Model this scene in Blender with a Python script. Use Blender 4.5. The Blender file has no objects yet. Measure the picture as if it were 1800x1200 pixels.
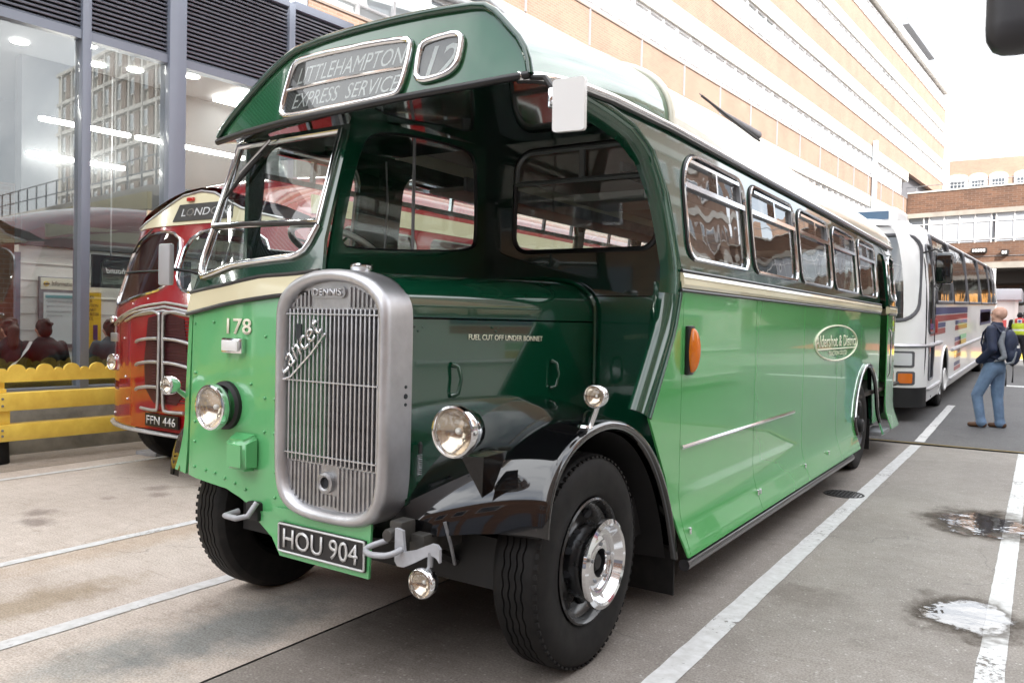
import bpy, bmesh, math, random
from mathutils import Vector, Matrix
from mathutils.geometry import tessellate_polygon
import numpy as np
random.seed(7)
SC = bpy.context.scene
COL = SC.collection
rad = math.radians
# ------------------------------------------------------------------ camera
def cam_axes(yaw, pit, rol):
    cy, sy, cp, sp = math.cos(yaw), math.sin(yaw), math.cos(pit), math.sin(pit)
    f = Vector((sy*cp, cy*cp, sp)); r = Vector((cy, -sy, 0)); u = r.cross(f)
    return math.cos(rol)*r + math.sin(rol)*u, -math.sin(rol)*r + math.cos(rol)*u, f
cr, cu, cf = cam_axes(rad(-33.3345), rad(-1.4699), rad(1.2865))
cam = bpy.data.objects.new('camera', bpy.data.cameras.new('camera')); COL.objects.link(cam)
cm = Matrix(((cr.x, cu.x, -cf.x), (cr.y, cu.y, -cf.y), (cr.z, cu.z, -cf.z))).to_4x4()
cm.translation = (0, 0, 1.55); cam.matrix_world = cm
cam.data.sensor_width = 36; cam.data.lens = 1416.5/1800*36
cam.data.clip_start = 0.05; cam.data.clip_end = 2000
cam.data.dof.use_dof = True; cam.data.dof.focus_distance = 5.0; cam.data.dof.aperture_fstop = 5.6
SC.camera = cam
# ------------------------------------------------------------------ light
SUN_EL, SUN_AZ = 35, 135        # azimuth clockwise from +Y: behind the right shoulder, an added block out of view shades the yard
w = bpy.data.worlds.new('World'); SC.world = w; w.use_nodes = True
nt = w.node_tree; nt.nodes.clear()
def wn(t): return nt.nodes.new(t)
out = wn('ShaderNodeOutputWorld'); bg = wn('ShaderNodeBackground'); sky = wn('ShaderNodeTexSky')
sky.sky_type = 'NISHITA'; sky.sun_disc = False; sky.sun_elevation = rad(SUN_EL); sky.sun_rotation = rad(SUN_AZ)
sky.dust_density = 2.0
tc = wn('ShaderNodeTexCoord'); no = wn('ShaderNodeTexNoise'); no.inputs['Scale'].default_value = 2.2
no.inputs['Detail'].default_value = 7; no.inputs['Roughness'].default_value = .62; no.inputs['Distortion'].default_value = .4
rp = wn('ShaderNodeValToRGB'); rp.color_ramp.elements[0].position = .40; rp.color_ramp.elements[1].position = .56
rp.color_ramp.elements[0].color = (.35, .35, .35, 1)
mx = wn('ShaderNodeMix'); mx.data_type = 'RGBA'; mx.inputs[7].default_value = (12.5, 12.7, 13.0, 1)
nt.links.new(tc.outputs['Generated'], no.inputs['Vector']); nt.links.new(no.outputs['Fac'], rp.inputs['Fac'])
nt.links.new(rp.outputs['Color'], mx.inputs[0]); nt.links.new(sky.outputs[0], mx.inputs[6])
nt.links.new(mx.outputs[2], bg.inputs['Color']); bg.inputs['Strength'].default_value = .1
nt.links.new(bg.outputs[0], out.inputs[0])
sl = bpy.data.lights.new('sun', 'SUN'); sl.energy = 4.0; sl.angle = rad(.6); sl.color = (1, .96, .9)
so = bpy.data.objects.new('sun', sl); COL.objects.link(so)
sd = Vector((math.sin(rad(SUN_AZ))*math.cos(rad(SUN_EL)), math.cos(rad(SUN_AZ))*math.cos(rad(SUN_EL)), math.sin(rad(SUN_EL))))
so.rotation_euler = sd.to_track_quat('Z', 'Y').to_euler(); so.location = (10, 0, 30)
SC.view_settings.view_transform = 'Standard'; SC.view_settings.look = 'None'
SC.view_settings.exposure = 1.6; SC.view_settings.gamma = 1
SC.cycles.max_bounces = 10; SC.cycles.transparent_max_bounces = 24; SC.cycles.glossy_bounces = 6
# ------------------------------------------------------------------ helpers
def R(*v): return [Vector(p) for p in v]
def mat(name, col, rough=.5, metal=0, coat=0, nscale=0, nmix=.15, col2=None, bump=0, bscale=60, spec=.5, emit=None, det=5):
    m = bpy.data.materials.new(name); m.use_nodes = True
    t = m.node_tree; b = t.nodes['Principled BSDF']
    b.inputs['Base Color'].default_value = (*col, 1); b.inputs['Roughness'].default_value = rough
    b.inputs['Metallic'].default_value = metal; b.inputs['Coat Weight'].default_value = coat
    b.inputs['Coat Roughness'].default_value = .03; b.inputs['Specular IOR Level'].default_value = spec
    if emit: b.inputs['Emission Color'].default_value = (*emit[0], 1); b.inputs['Emission Strength'].default_value = emit[1]
    co = None
    if nscale or bump: co = t.nodes.new('ShaderNodeTexCoord')
    if nscale:
        n = t.nodes.new('ShaderNodeTexNoise'); n.inputs['Scale'].default_value = nscale; n.inputs['Detail'].default_value = det
        n.inputs['Roughness'].default_value = .6
        r = t.nodes.new('ShaderNodeValToRGB'); r.color_ramp.elements[0].position = .3; r.color_ramp.elements[1].position = .7
        c2 = col2 or tuple(c*(1-nmix) for c in col)
        r.color_ramp.elements[0].color = (*c2, 1); r.color_ramp.elements[1].color = (*col, 1)
        t.links.new(co.outputs['Object'], n.inputs['Vector']); t.links.new(n.outputs['Fac'], r.inputs['Fac'])
        t.links.new(r.outputs['Color'], b.inputs['Base Color'])
        mr = t.nodes.new('ShaderNodeMapRange'); mr.inputs['To Min'].default_value = max(0, rough-.06*(1 if rough > .1 else .4)); mr.inputs['To Max'].default_value = min(1, rough+.06)
        t.links.new(n.outputs['Fac'], mr.inputs['Value']); t.links.new(mr.outputs[0], b.inputs['Roughness'])
    if bump:
        n2 = t.nodes.new('ShaderNodeTexNoise'); n2.inputs['Scale'].default_value = bscale; n2.inputs['Detail'].default_value = 4
        bp = t.nodes.new('ShaderNodeBump'); bp.inputs['Strength'].default_value = bump; bp.inputs['Distance'].default_value = .01
        t.links.new(co.outputs['Object'], n2.inputs['Vector']); t.links.new(n2.outputs['Fac'], bp.inputs['Height'])
        t.links.new(bp.outputs[0], b.inputs['Normal'])
    return m
def glass_mat(name, tint=(.9, .95, .94), ior=1.5, gain=1.0, wav=0.0, wscale=3.0, base=.0):
    m = bpy.data.materials.new(name); m.use_nodes = True; t = m.node_tree; t.nodes.clear()
    o = t.nodes.new('ShaderNodeOutputMaterial'); mixs = t.nodes.new('ShaderNodeMixShader')
    tr = t.nodes.new('ShaderNodeBsdfTransparent'); tr.inputs[0].default_value = (*tint, 1)
    gl = t.nodes.new('ShaderNodeBsdfGlossy'); gl.inputs['Roughness'].default_value = .004
    fr = t.nodes.new('ShaderNodeLayerWeight'); fr.inputs[0].default_value = .5      # Schlick curve on the facing term: the same from both sides of a thin pane
    pw = t.nodes.new('ShaderNodeMath'); pw.operation = 'POWER'; pw.inputs[1].default_value = 4.2; t.links.new(fr.outputs['Facing'], pw.inputs[0])
    f0 = 2*((ior-1)/(ior+1))**2
    ma = t.nodes.new('ShaderNodeMath'); ma.operation = 'MULTIPLY_ADD'; ma.inputs[1].default_value = (1-f0)*gain; ma.inputs[2].default_value = f0*gain+base; ma.use_clamp = True
    t.links.new(pw.outputs[0], ma.inputs[0]); t.links.new(ma.outputs[0], mixs.inputs[0])
    t.links.new(tr.outputs[0], mixs.inputs[1]); t.links.new(gl.outputs[0], mixs.inputs[2]); t.links.new(mixs.outputs[0], o.inputs[0])
    if wav:
        co = t.nodes.new('ShaderNodeTexCoord'); n = t.nodes.new('ShaderNodeTexNoise'); n.inputs['Scale'].default_value = wscale; n.inputs['Detail'].default_value = 1
        b = t.nodes.new('ShaderNodeBump'); b.inputs['Strength'].default_value = wav; b.inputs['Distance'].default_value = .05
        t.links.new(co.outputs['Object'], n.inputs['Vector']); t.links.new(n.outputs['Fac'], b.inputs['Height'])
        t.links.new(b.outputs[0], gl.inputs['Normal']); t.links.new(b.outputs[0], fr.inputs['Normal'])
    return m
def finish(name, bm, m, parent=None, ang=35, loc=None):
    me = bpy.data.meshes.new(name); bm.normal_update(); bm.to_mesh(me); bm.free()
    return link(name, me, m, parent, ang)
def link(name, me, m, parent=None, ang=35):
    for q in (m if isinstance(m, (list, tuple)) else [m]): me.materials.append(q)
    if ang is not None:
        me.polygons.foreach_set('use_smooth', [True]*len(me.polygons)); me.set_sharp_from_angle(angle=rad(ang))
    o = bpy.data.objects.new(name, me); COL.objects.link(o)
    if parent: attach(o, parent)
    return o
def attach(o, parent):
    o.parent = parent; o.matrix_parent_inverse = wm(parent).inverted()
def wm(o):
    m = Matrix.LocRotScale(o.location, o.rotation_euler, o.scale)
    return wm(o.parent) @ o.matrix_parent_inverse @ m if o.parent else m
def tag(o, label=None, cat=None, group=None, kind=None):
    if label: o['label'] = label
    if cat: o['category'] = cat
    if group: o['group'] = group
    if kind: o['kind'] = kind
    return o
def thing(name, label, cat, loc=(0, 0, 0), rz=0, group=None):
    o = bpy.data.objects.new(name, None); COL.objects.link(o); o.location = loc; o.rotation_euler = (0, 0, rz)
    o.empty_display_size = .2
    return tag(o, label, cat, group)
def kids(o): return [c for c in bpy.data.objects if c.parent == o]
def copy_tree(o, parent=None):
    c = o.copy(); COL.objects.link(c)
    if parent: c.parent = parent
    for ch in kids(o): copy_tree(ch, c)
    return c
def bbox(bm, c, s, rz=0, M=None):
    mt = Matrix.Translation(c) @ Matrix.Rotation(rz, 4, 'Z') @ Matrix.Diagonal((*s, 1))
    if M: mt = M @ mt
    return bmesh.ops.create_cube(bm, size=1, matrix=mt)['verts']
def box(name, c, s, m, parent=None, rz=0, bev=0, M=None, seg=2):
    bm = bmesh.new(); bbox(bm, c, s, rz, M)
    if bev: bmesh.ops.bevel(bm, geom=bm.edges[:], offset=bev, segments=seg, affect='EDGES', profile=.6)
    return finish(name, bm, m, parent)
def rr(a0, b0, a1, b1, r, n=5):
    p = []
    rs = r if isinstance(r, (tuple, list)) else (r,)*4          # bl br tr tl
    for (cx, cy, s, q) in ((a0+rs[0], b0+rs[0], 180, rs[0]), (a1-rs[1], b0+rs[1], 270, rs[1]), (a1-rs[2], b1-rs[2], 0, rs[2]), (a0+rs[3], b1-rs[3], 90, rs[3])):
        for i in range(n+1):
            t = rad(s+90*i/n); p.append((cx+q*math.cos(t), cy+q*math.sin(t)))
    return p
def poly_bm(outer, holes=(), mapf=None, cuta=(), cutb=(), thick=0):
    bm = bmesh.new()
    loops = [[Vector((a, b, 0)) for a, b in outer]]+[[Vector((a, b, 0)) for a, b in h] for h in holes]
    tris = tessellate_polygon(loops); flat = [v for l in loops for v in l]
    vs = [bm.verts.new(v) for v in flat]
    for t in tris:
        try: bm.faces.new([vs[i] for i in t])
        except ValueError: pass
    for a in cuta: bmesh.ops.bisect_plane(bm, geom=bm.verts[:]+bm.edges[:]+bm.faces[:], plane_co=(a, 0, 0), plane_no=(1, 0, 0))
    for b in cutb: bmesh.ops.bisect_plane(bm, geom=bm.verts[:]+bm.edges[:]+bm.faces[:], plane_co=(0, b, 0), plane_no=(0, 1, 0))
    bmesh.ops.recalc_face_normals(bm, faces=bm.faces[:])
    if mapf:
        for v in bm.verts: v.co = Vector(mapf(v.co.x, v.co.y))
    if thick:
        bm.normal_update(); nm = sum((f.normal*f.calc_area() for f in bm.faces), Vector()); mc = sum((v.co for v in bm.verts), Vector())/len(bm.verts)
        t = abs(thick); tv = Vector((0, t, 0)) if abs(nm.y) > abs(nm.x) else Vector((-t if mc.x > -2.66 else t, 0, 0))
        if nm.dot(tv) > 0: bmesh.ops.reverse_faces(bm, faces=bm.faces[:])
        old = bm.faces[:]; g = bmesh.ops.duplicate(bm, geom=old)
        vm = g['vert_map']; new = [f for f in g['geom'] if isinstance(f, bmesh.types.BMFace)]
        for e in [e for f in old for e in f.edges if e.is_boundary]:
            a, b = e.verts
            if e.link_loops[0].vert != a: a, b = b, a
            try: bm.faces.new((b, a, vm[a], vm[b]))
            except ValueError: pass
        for f in new:
            f.normal_flip()
        for v in {v for f in new for v in f.verts}: v.co += tv
        bm.normal_update()
    return bm
def sheet(name, outer, m, parent=None, holes=(), mapf=None, cuta=(), cutb=(), thick=0, ang=30):
    return finish(name, poly_bm(outer, holes, mapf, cuta, cutb, thick), m, parent, ang)
def tube_bm(bm, path, r, closed=False, n=8, sx=1, sy=1, cap=True):
    P = [Vector(p) for p in path]; k = len(P); rings = []
    rl = r if isinstance(r, (list, tuple)) else [r]*k
    pu = None
    for i in range(k):
        t = (P[(i+1) % k]-P[i-1]) if (closed or 0 < i < k-1) else (P[1]-P[0] if i == 0 else P[-1]-P[-2])
        t.normalize()
        if pu is None: pu = Vector((0, 0, 1)).cross(t); pu = pu if pu.length > .05 else Vector((1, 0, 0)).cross(t)
        pu = (pu-t*pu.dot(t)).normalized(); pv = t.cross(pu)
        rings.append([bm.verts.new(P[i]+(pu*math.cos(2*math.pi*j/n)*sx+pv*math.sin(2*math.pi*j/n)*sy)*rl[i]) for j in range(n)])
    for i in range(k if closed else k-1):
        a, b = rings[i], rings[(i+1) % k]
        for j in range(n): bm.faces.new((a[j], a[(j+1) % n], b[(j+1) % n], b[j]))
    if not closed and cap:
        bm.faces.new(rings[0][::-1]); bm.faces.new(rings[-1])
def tube(name, path, r, m, parent=None, closed=False, n=8, sx=1, sy=1):
    bm = bmesh.new(); tube_bm(bm, path, r, closed, n, sx, sy); bmesh.ops.recalc_face_normals(bm, faces=bm.faces[:])
    return finish(name, bm, m, parent, 50)
def lathe_bm(bm, prof, M=None, n=40, wob=None, a0=0, a1=360):
    # prof: (radius, axial); axis = local X
    rings = []; full = abs(a1-a0) >= 360
    for i in range(n if full else n+1):
        t = rad(a0+(a1-a0)*i/n); ring = []
        for k, (r, x) in enumerate(prof):
            dx = wob(i, k) if wob else 0
            v = Vector((x+dx, r*math.cos(t), r*math.sin(t)))
            ring.append(bm.verts.new(M @ v if M else v))
        rings.append(ring)
    for i in range(len(rings) if full else len(rings)-1):
        a, b = rings[i], rings[(i+1) % len(rings)]
        for k in range(len(prof)-1):
            try: bm.faces.new((a[k], a[k+1], b[k+1], b[k]))
            except ValueError: pass
    bmesh.ops.remove_doubles(bm, verts=bm.verts[:], dist=1e-5)
    bmesh.ops.recalc_face_normals(bm, faces=bm.faces[:])
def lathe(name, prof, m, parent=None, M=None, n=40, wob=None, ang=35, a0=0, a1=360):
    bm = bmesh.new(); lathe_bm(bm, prof, M, n, wob, a0, a1); return finish(name, bm, m, parent, ang)
def spl(P, n=6):
    P = [Vector(p) for p in P]; out_ = []
    for i in range(len(P)-1):
        a, b, c, d = P[max(0, i-1)], P[i], P[i+1], P[min(len(P)-1, i+2)]
        for k in range(n):
            t = k/n; out_.append(.5*((2*b)+(c-a)*t+(2*a-5*b+4*c-d)*t*t+(3*b-a-3*c+d)*t**3))
    return out_+[P[-1]]
def loft(name, secs, m, parent=None, closed=False, caps=False, ang=35, thick=0):
    bm = bmesh.new(); rs = [[bm.verts.new(p) for p in s] for s in secs]; n = len(secs[0])
    for a, b in zip(rs, rs[1:]):
        for j in range(n if closed else n-1):
            try: bm.faces.new((a[j], a[(j+1) % n], b[(j+1) % n], b[j]))
            except ValueError: pass
    if caps: bm.faces.new(rs[0][::-1]); bm.faces.new(rs[-1])
    bmesh.ops.remove_doubles(bm, verts=bm.verts[:], dist=1e-5)
    bmesh.ops.recalc_face_normals(bm, faces=bm.faces[:])
    if thick: bmesh.ops.solidify(bm, geom=bm.faces[:], thickness=thick)
    return finish(name, bm, m, parent, ang)
def frame_m(o, x, y):
    x = Vector(x).normalized(); y = Vector(y); y = (y-x*y.dot(x)).normalized(); z = x.cross(y)
    m = Matrix((x, y, z)).transposed().to_4x4(); m.translation = o; return m
def text(name, s, m, parent, o, x, y, wd, ht, shear=0, bold=0, ext=.0015, space=1, mapf=None):
    """lettering fitted to a box of width wd and height ht, lower-left corner at o"""
    c = bpy.data.curves.new(name, 'FONT'); c.body = s; c.shear = shear; c.offset = bold; c.space_character = space
    c.resolution_u = 3
    ob = bpy.data.objects.new(name, c); COL.objects.link(ob)
    me = bpy.data.meshes.new_from_object(ob.evaluated_get(bpy.context.evaluated_depsgraph_get()))
    bpy.data.objects.remove(ob)
    bm = bmesh.new(); bm.from_mesh(me); bpy.data.meshes.remove(me)
    xs_ = [v.co.x for v in bm.verts]; ys_ = [v.co.y for v in bm.verts]
    x0, x1, y0, y1 = min(xs_), max(xs_), min(ys_), max(ys_)
    bmesh.ops.remove_doubles(bm, verts=bm.verts[:], dist=1e-5)
    if ext:
        g = bmesh.ops.extrude_face_region(bm, geom=bm.faces[:])
        for v in g['geom']:
            if isinstance(v, bmesh.types.BMVert): v.co.z += .001
    M = frame_m(o, x, y)
    for v in bm.verts:
        p = Vector(((v.co.x-x0)/(x1-x0)*wd, (v.co.y-y0)/(y1-y0)*ht, ext if v.co.z > 0 else 0))
        v.co = M @ p
        if mapf: v.co = mapf(v.co)
    bmesh.ops.recalc_face_normals(bm, faces=bm.faces[:])
    return finish(name, bm, m, parent, None)
def smap(r0, pts):            # piecewise-linear interpolation
    xs_ = [p[0] for p in pts]
    return float(np.interp(r0, xs_, [p[1] for p in pts]))
# ------------------------------------------------------------------ materials
LG = mat('light_green_paint', (.115, .43, .165), .25, coat=.8, nscale=1.5, nmix=.06, bump=.02, bscale=1.6)
LGS = mat('light_green_panel_paint', (.10, .42, .125), .16, coat=.9, nscale=1.2, nmix=.06, bump=.028, bscale=1.3)
DG = mat('dark_green_paint', (.0035, .048, .023), .1, coat=1, nscale=2, nmix=.12, bump=.015, bscale=2.2)
DGF = mat('mid_green_paint', (.016, .115, .045), .1, coat=1, nscale=2, nmix=.1, bump=.12, bscale=3.0)
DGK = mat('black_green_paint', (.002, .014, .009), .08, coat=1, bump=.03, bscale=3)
BLKR = mat('black_rim_paint', (.007, .007, .008), .28, coat=.3, nscale=9, nmix=.3)
BLK = mat('black_gloss_paint', (.003, .003, .0035), .06, coat=1, bump=.03, bscale=6)
BLKM = mat('black_matt', (.012, .012, .013), .6, nscale=9, nmix=.4)
CREAM = mat('cream_paint', (.74, .68, .46), .22, coat=.6, nscale=2, nmix=.05)
ROOFC = mat('cream_roof_paint', (.82, .79, .66), .2, coat=.7, nscale=1.2, nmix=.05)
CHR = mat('chrome', (.82, .83, .85), .07, metal=1, nscale=6, nmix=.08)
ALU = mat('polished_aluminium', (.64, .64, .66), .46, metal=1, nscale=7, nmix=.22, bump=.06, bscale=18)
ALUD = mat('cast_aluminium', (.5, .5, .51), .42, metal=1, nscale=12, nmix=.3, bump=.12, bscale=40)
STEEL = mat('painted_steel', (.35, .36, .38), .45, metal=.6, nscale=12, nmix=.4)
RUB = mat('tyre_rubber', (.005, .005, .0055), .62, spec=.28, nscale=14, nmix=.35, col2=(.013, .012, .0115))
TRIM = mat('black_rubber_trim', (.01, .01, .011), .35)
INT = mat('dark_interior', (.03, .022, .016), .6, nscale=5, nmix=.3)
CEIL = mat('interior_ceiling', (.28, .25, .22), .5, nscale=4, nmix=.2)
SEAT = mat('seat_moquette', (.05, .02, .016), .9, nscale=30, nmix=.5)
GLS = glass_mat('coach_glass', (.86, .9, .88), 1.5, 1.15, .10, 2.4, .05)
GLF = glass_mat('front_glass', (.86, .9, .88), 1.5, 1.1, .02, 2, .01)
GLL = glass_mat('lamp_glass', (.97, .97, .95), 1.45, 1.0, .35, 50)
GLB = glass_mat('station_glass', (.90, .93, .93), 1.52, 1.1, .012, .8, .0)
WHT = mat('white_paint', (.8, .8, .79), .3, coat=.4, nscale=3, nmix=.05)
WHG = mat('white_coach_paint', (.92, .92, .91), .3, coat=.35, nscale=1.4, nmix=.05, bump=.03, bscale=1.5)
RED = mat('maroon_paint', (.32, .010, .014), .12, coat=1, nscale=2, nmix=.12, bump=.03, bscale=2)
AMB = mat('amber_lens', (.62, .15, .008), .14, coat=.7, emit=((1, .2, .0), .02), bump=.4, bscale=45)
YEL = mat('yellow_rail_paint', (.95, .70, .12), .42, coat=.25, nscale=7, nmix=.16, col2=(.80, .54, .08), bump=.12, bscale=25, det=9)
LET = mat('cream_lettering', (.86, .82, .66), .4)
LETW = mat('white_lettering', (.85, .86, .86), .4)
DKL = mat('dark_lettering', (.02, .025, .03), .5)
PLATE = mat('number_plate_black', (.012, .012, .014), .3, nscale=20, nmix=.3)
GREASE = mat('greasy_steel', (.09, .085, .078), .5, metal=.4, nscale=16, nmix=.5)
SILV = mat('silver_lettering', (.62, .62, .62), .35, metal=.3)
REFL = mat('lamp_reflector', (.6, .52, .43), .16, metal=1)
GREYM = mat('grey_mullion_paint', (.19, .215, .27), .38, coat=.2, nscale=3, nmix=.06)
GREYD = mat('dark_louvre_paint', (.21, .23, .275), .4, nscale=4, nmix=.1)
BACKD = mat('louvre_void', (.02, .022, .026), .8)
CONC2 = mat('plinth_concrete', (.34, .33, .31), .85, nscale=3, nmix=.55, bump=.25, bscale=30)
CONCW = mat('pale_concrete', (.7, .68, .63), .8, nscale=.8, nmix=.25, bump=.1, bscale=12)
WIN = mat('white_window_panel', (.78, .8, .82), .3, nscale=.9, nmix=.08)
WFR = mat('white_window_frame', (.82, .82, .82), .4)
DGL = mat('dark_window_glass', (.06, .07, .085), .08, coat=.5)
def brick_mat(name, c1, c2, mort, sc=1.0, rowh=.075, bw=.225):
    m = bpy.data.materials.new(name); m.use_nodes = True; t = m.node_tree; b = t.nodes['Principled BSDF']; b.inputs['Roughness'].default_value = .85
    co = t.nodes.new('ShaderNodeTexCoord'); sp = t.nodes.new('ShaderNodeSeparateXYZ'); ad = t.nodes.new('ShaderNodeMath'); ad.operation = 'ADD'
    cb = t.nodes.new('ShaderNodeCombineXYZ'); br = t.nodes.new('ShaderNodeTexBrick')
    t.links.new(co.outputs['Object'], sp.inputs[0]); t.links.new(sp.outputs['X'], ad.inputs[0]); t.links.new(sp.outputs['Y'], ad.inputs[1])
    t.links.new(ad.outputs[0], cb.inputs['X']); t.links.new(sp.outputs['Z'], cb.inputs['Y']); t.links.new(cb.outputs[0], br.inputs['Vector'])
    br.inputs['Color1'].default_value = (*c1, 1); br.inputs['Color2'].default_value = (*c2, 1); br.inputs['Mortar'].default_value = (*mort, 1)
    br.inputs['Scale'].default_value = 1; br.inputs['Brick Width'].default_value = bw; br.inputs['Row Height'].default_value = rowh; br.inputs['Mortar Size'].default_value = .008
    n = t.nodes.new('ShaderNodeTexNoise'); n.inputs['Scale'].default_value = .7; n.inputs['Detail'].default_value = 6
    mr = t.nodes.new('ShaderNodeMapRange'); mr.inputs['To Min'].default_value = .72; mr.inputs['To Max'].default_value = 1.2
    mx = t.nodes.new('ShaderNodeMix'); mx.data_type = 'RGBA'; mx.blend_type = 'MULTIPLY'; mx.inputs[0].default_value = 1
    t.links.new(co.outputs['Object'], n.inputs['Vector']); t.links.new(n.outputs['Fac'], mr.inputs['Value'])
    t.links.new(br.outputs['Color'], mx.inputs[6]); t.links.new(mr.outputs[0], mx.inputs[7]); t.links.new(mx.outputs[2], b.inputs['Base Color'])
    bp = t.nodes.new('ShaderNodeBump'); bp.inputs['Strength'].default_value = .4; bp.inputs['Distance'].default_value = .01; bp.invert = True
    t.links.new(br.outputs['Fac'], bp.inputs['Height']); t.links.new(bp.outputs[0], b.inputs['Normal'])
    return m
BRK = brick_mat('orange_brick', (.335, .212, .150), (.29, .178, .128), (.34, .27, .22))
BRKW = brick_mat('shaded_wing_brick', (.16, .082, .05), (.105, .055, .036), (.2, .165, .135), rowh=.15, bw=.4)  # darker brick: the shade on the wing is put into its colour
WINW = mat('shaded_wing_window_panel', (.40, .43, .47), .3, nscale=.9, nmix=.08)  # darker window white, shade on the wing painted in
BRKD = brick_mat('weathered_brick', (.34, .17, .09), (.22, .105, .065), (.38, .32, .26), rowh=.15, bw=.4)
BRKB = brick_mat('brown_brick', (.24, .15, .10), (.19, .12, .08), (.3, .26, .22))
# ------------------------------------------------------------------ ground
def conc_mat(name, c1, c2, stains_and_shade=(), rough=.8, speck=.5):
    m = bpy.data.materials.new(name); m.use_nodes = True; t = m.node_tree; b = t.nodes['Principled BSDF']
    N = t.nodes.new; L = t.links.new
    co = N('ShaderNodeTexCoord')
    def noise(s, d=5, r=.6, dist=0):
        n = N('ShaderNodeTexNoise'); n.inputs['Scale'].default_value = s; n.inputs['Detail'].default_value = d; n.inputs['Roughness'].default_value = r
        n.inputs['Distortion'].default_value = dist; L(co.outputs['Object'], n.inputs['Vector']); return n.outputs['Fac']
    def ramp(f, p0, p1, a=(0, 0, 0), z=(1, 1, 1)):
        r = N('ShaderNodeValToRGB'); r.color_ramp.elements[0].position = p0; r.color_ramp.elements[1].position = p1
        r.color_ramp.elements[0].color = (*a, 1); r.color_ramp.elements[1].color = (*z, 1); L(f, r.inputs[0]); return r.outputs[0]
    def mixc(f, a, c, mode='MIX'):
        x = N('ShaderNodeMix'); x.data_type = 'RGBA'; x.blend_type = mode
        for k, v in ((0, f), (6, a), (7, c)):
            if isinstance(v, (int, float)): x.inputs[k].default_value = v
            elif isinstance(v, tuple): x.inputs[k].default_value = (*v, 1)
            else: L(v, x.inputs[k])
        return x.outputs[2]
    col = mixc(ramp(noise(.55, 6, .65, .6), .35, .66), c1, c2)
    col = mixc(ramp(noise(7, 6, .7), .3, .75), mixc(1.0, col, (.8, .78, .76), 'MULTIPLY'), col)
    fine = noise(95, 3, .7); col = mixc(ramp(fine, .38, .62), mixc(1.0, col, (.62, .6, .58), 'MULTIPLY'), col)
    v = N('ShaderNodeTexVoronoi'); v.inputs['Scale'].default_value = 40; L(co.outputs['Object'], v.inputs['Vector'])
    sm = N('ShaderNodeMath'); sm.operation = 'MULTIPLY'; L(ramp(v.outputs['Distance'], .14, .34, (1, 1, 1), (0, 0, 0)), sm.inputs[0]); L(ramp(noise(24, 2), .5, .6), sm.inputs[1])
    s2 = N('ShaderNodeMath'); s2.operation = 'MULTIPLY'; s2.inputs[1].default_value = speck; L(sm.outputs[0], s2.inputs[0])
    col = mixc(s2.outputs[0], col, (.62, .6, .56))
    dk = N('ShaderNodeTexVoronoi'); dk.inputs['Scale'].default_value = 23; L(co.outputs['Object'], dk.inputs['Vector'])
    dm = N('ShaderNodeMath'); dm.operation = 'MULTIPLY'; L(ramp(dk.outputs['Distance'], .07, .16, (.6, .6, .6), (0, 0, 0)), dm.inputs[0]); L(ramp(noise(11, 2), .52, .6), dm.inputs[1])
    col = mixc(dm.outputs[0], col, (.05, .045, .045))
    cv = N('ShaderNodeTexVoronoi'); cv.feature = 'DISTANCE_TO_EDGE'; cv.inputs['Scale'].default_value = .42; wv = N('ShaderNodeVectorMath'); wv.operation = 'ADD'
    nz = N('ShaderNodeTexNoise'); nz.inputs['Scale'].default_value = 1.7; nz.inputs['Detail'].default_value = 7; L(co.outputs['Object'], nz.inputs['Vector']); L(co.outputs['Object'], wv.inputs[0]); L(nz.outputs['Color'], wv.inputs[1]); L(wv.outputs[0], cv.inputs['Vector'])
    cm_ = N('ShaderNodeMath'); cm_.operation = 'MULTIPLY'; L(ramp(cv.outputs['Distance'], .001, .0045, (.55, .55, .55), (0, 0, 0)), cm_.inputs[0]); L(ramp(noise(.6, 2), .45, .6), cm_.inputs[1]); col = mixc(cm_.outputs[0], col, (.06, .055, .05))
    stm = N('ShaderNodeMapping'); stm.inputs['Scale'].default_value = (1.2, 26, 1); L(co.outputs['Object'], stm.inputs[0]); stn = N('ShaderNodeTexNoise'); stn.inputs['Scale'].default_value = 2.2; stn.inputs['Detail'].default_value = 5; stn.inputs['Roughness'].default_value = .7; L(stm.outputs[0], stn.inputs['Vector'])
    col = mixc(ramp(stn.outputs['Fac'], .34, .5), mixc(1.0, col, (.86, .85, .84), 'MULTIPLY'), col)
    blo = noise(2.3, 6, .72, .3); col = mixc(ramp(blo, .60, .72), col, mixc(1.0, col, (.72, .70, .68), 'MULTIPLY'))
    rg = None
    for (x, y, rx, ry, c, st, wet) in stains_and_shade:
        mp = N('ShaderNodeMapping'); mp.vector_type = 'TEXTURE'; mp.inputs['Location'].default_value = (x, y, 0); mp.inputs['Scale'].default_value = (rx, ry, 1)
        L(co.outputs['Object'], mp.inputs[0]); ln = N('ShaderNodeVectorMath'); ln.operation = 'LENGTH'; L(mp.outputs[0], ln.inputs[0])
        a = N('ShaderNodeMath'); a.operation = 'MULTIPLY_ADD'; a.inputs[1].default_value = 1.5; L(noise(3.2/min(rx, ry)*.5, 5, .65), a.inputs[0]); L(ln.outputs['Value'], a.inputs[2])
        soft = .35 if not wet else .12
        f = ramp(a.outputs[0], 1.45-soft*.5, 1.45+soft, (st, st, st), (0, 0, 0))
        # ramp positions live in 0..1, so bring the distance down first
        a2 = N('ShaderNodeMath'); a2.operation = 'MULTIPLY'; a2.inputs[1].default_value = .5; L(a.outputs[0], a2.inputs[0])
        f.node.color_ramp.elements[0].position = (1.45-soft)*.5; f.node.color_ramp.elements[1].position = (1.45+soft)*.5
        t.links.remove(f.node.inputs[0].links[0]); L(a2.outputs[0], f.node.inputs[0])
        col = mixc(f, col, mixc(1.0, col, c, 'MULTIPLY'))
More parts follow.
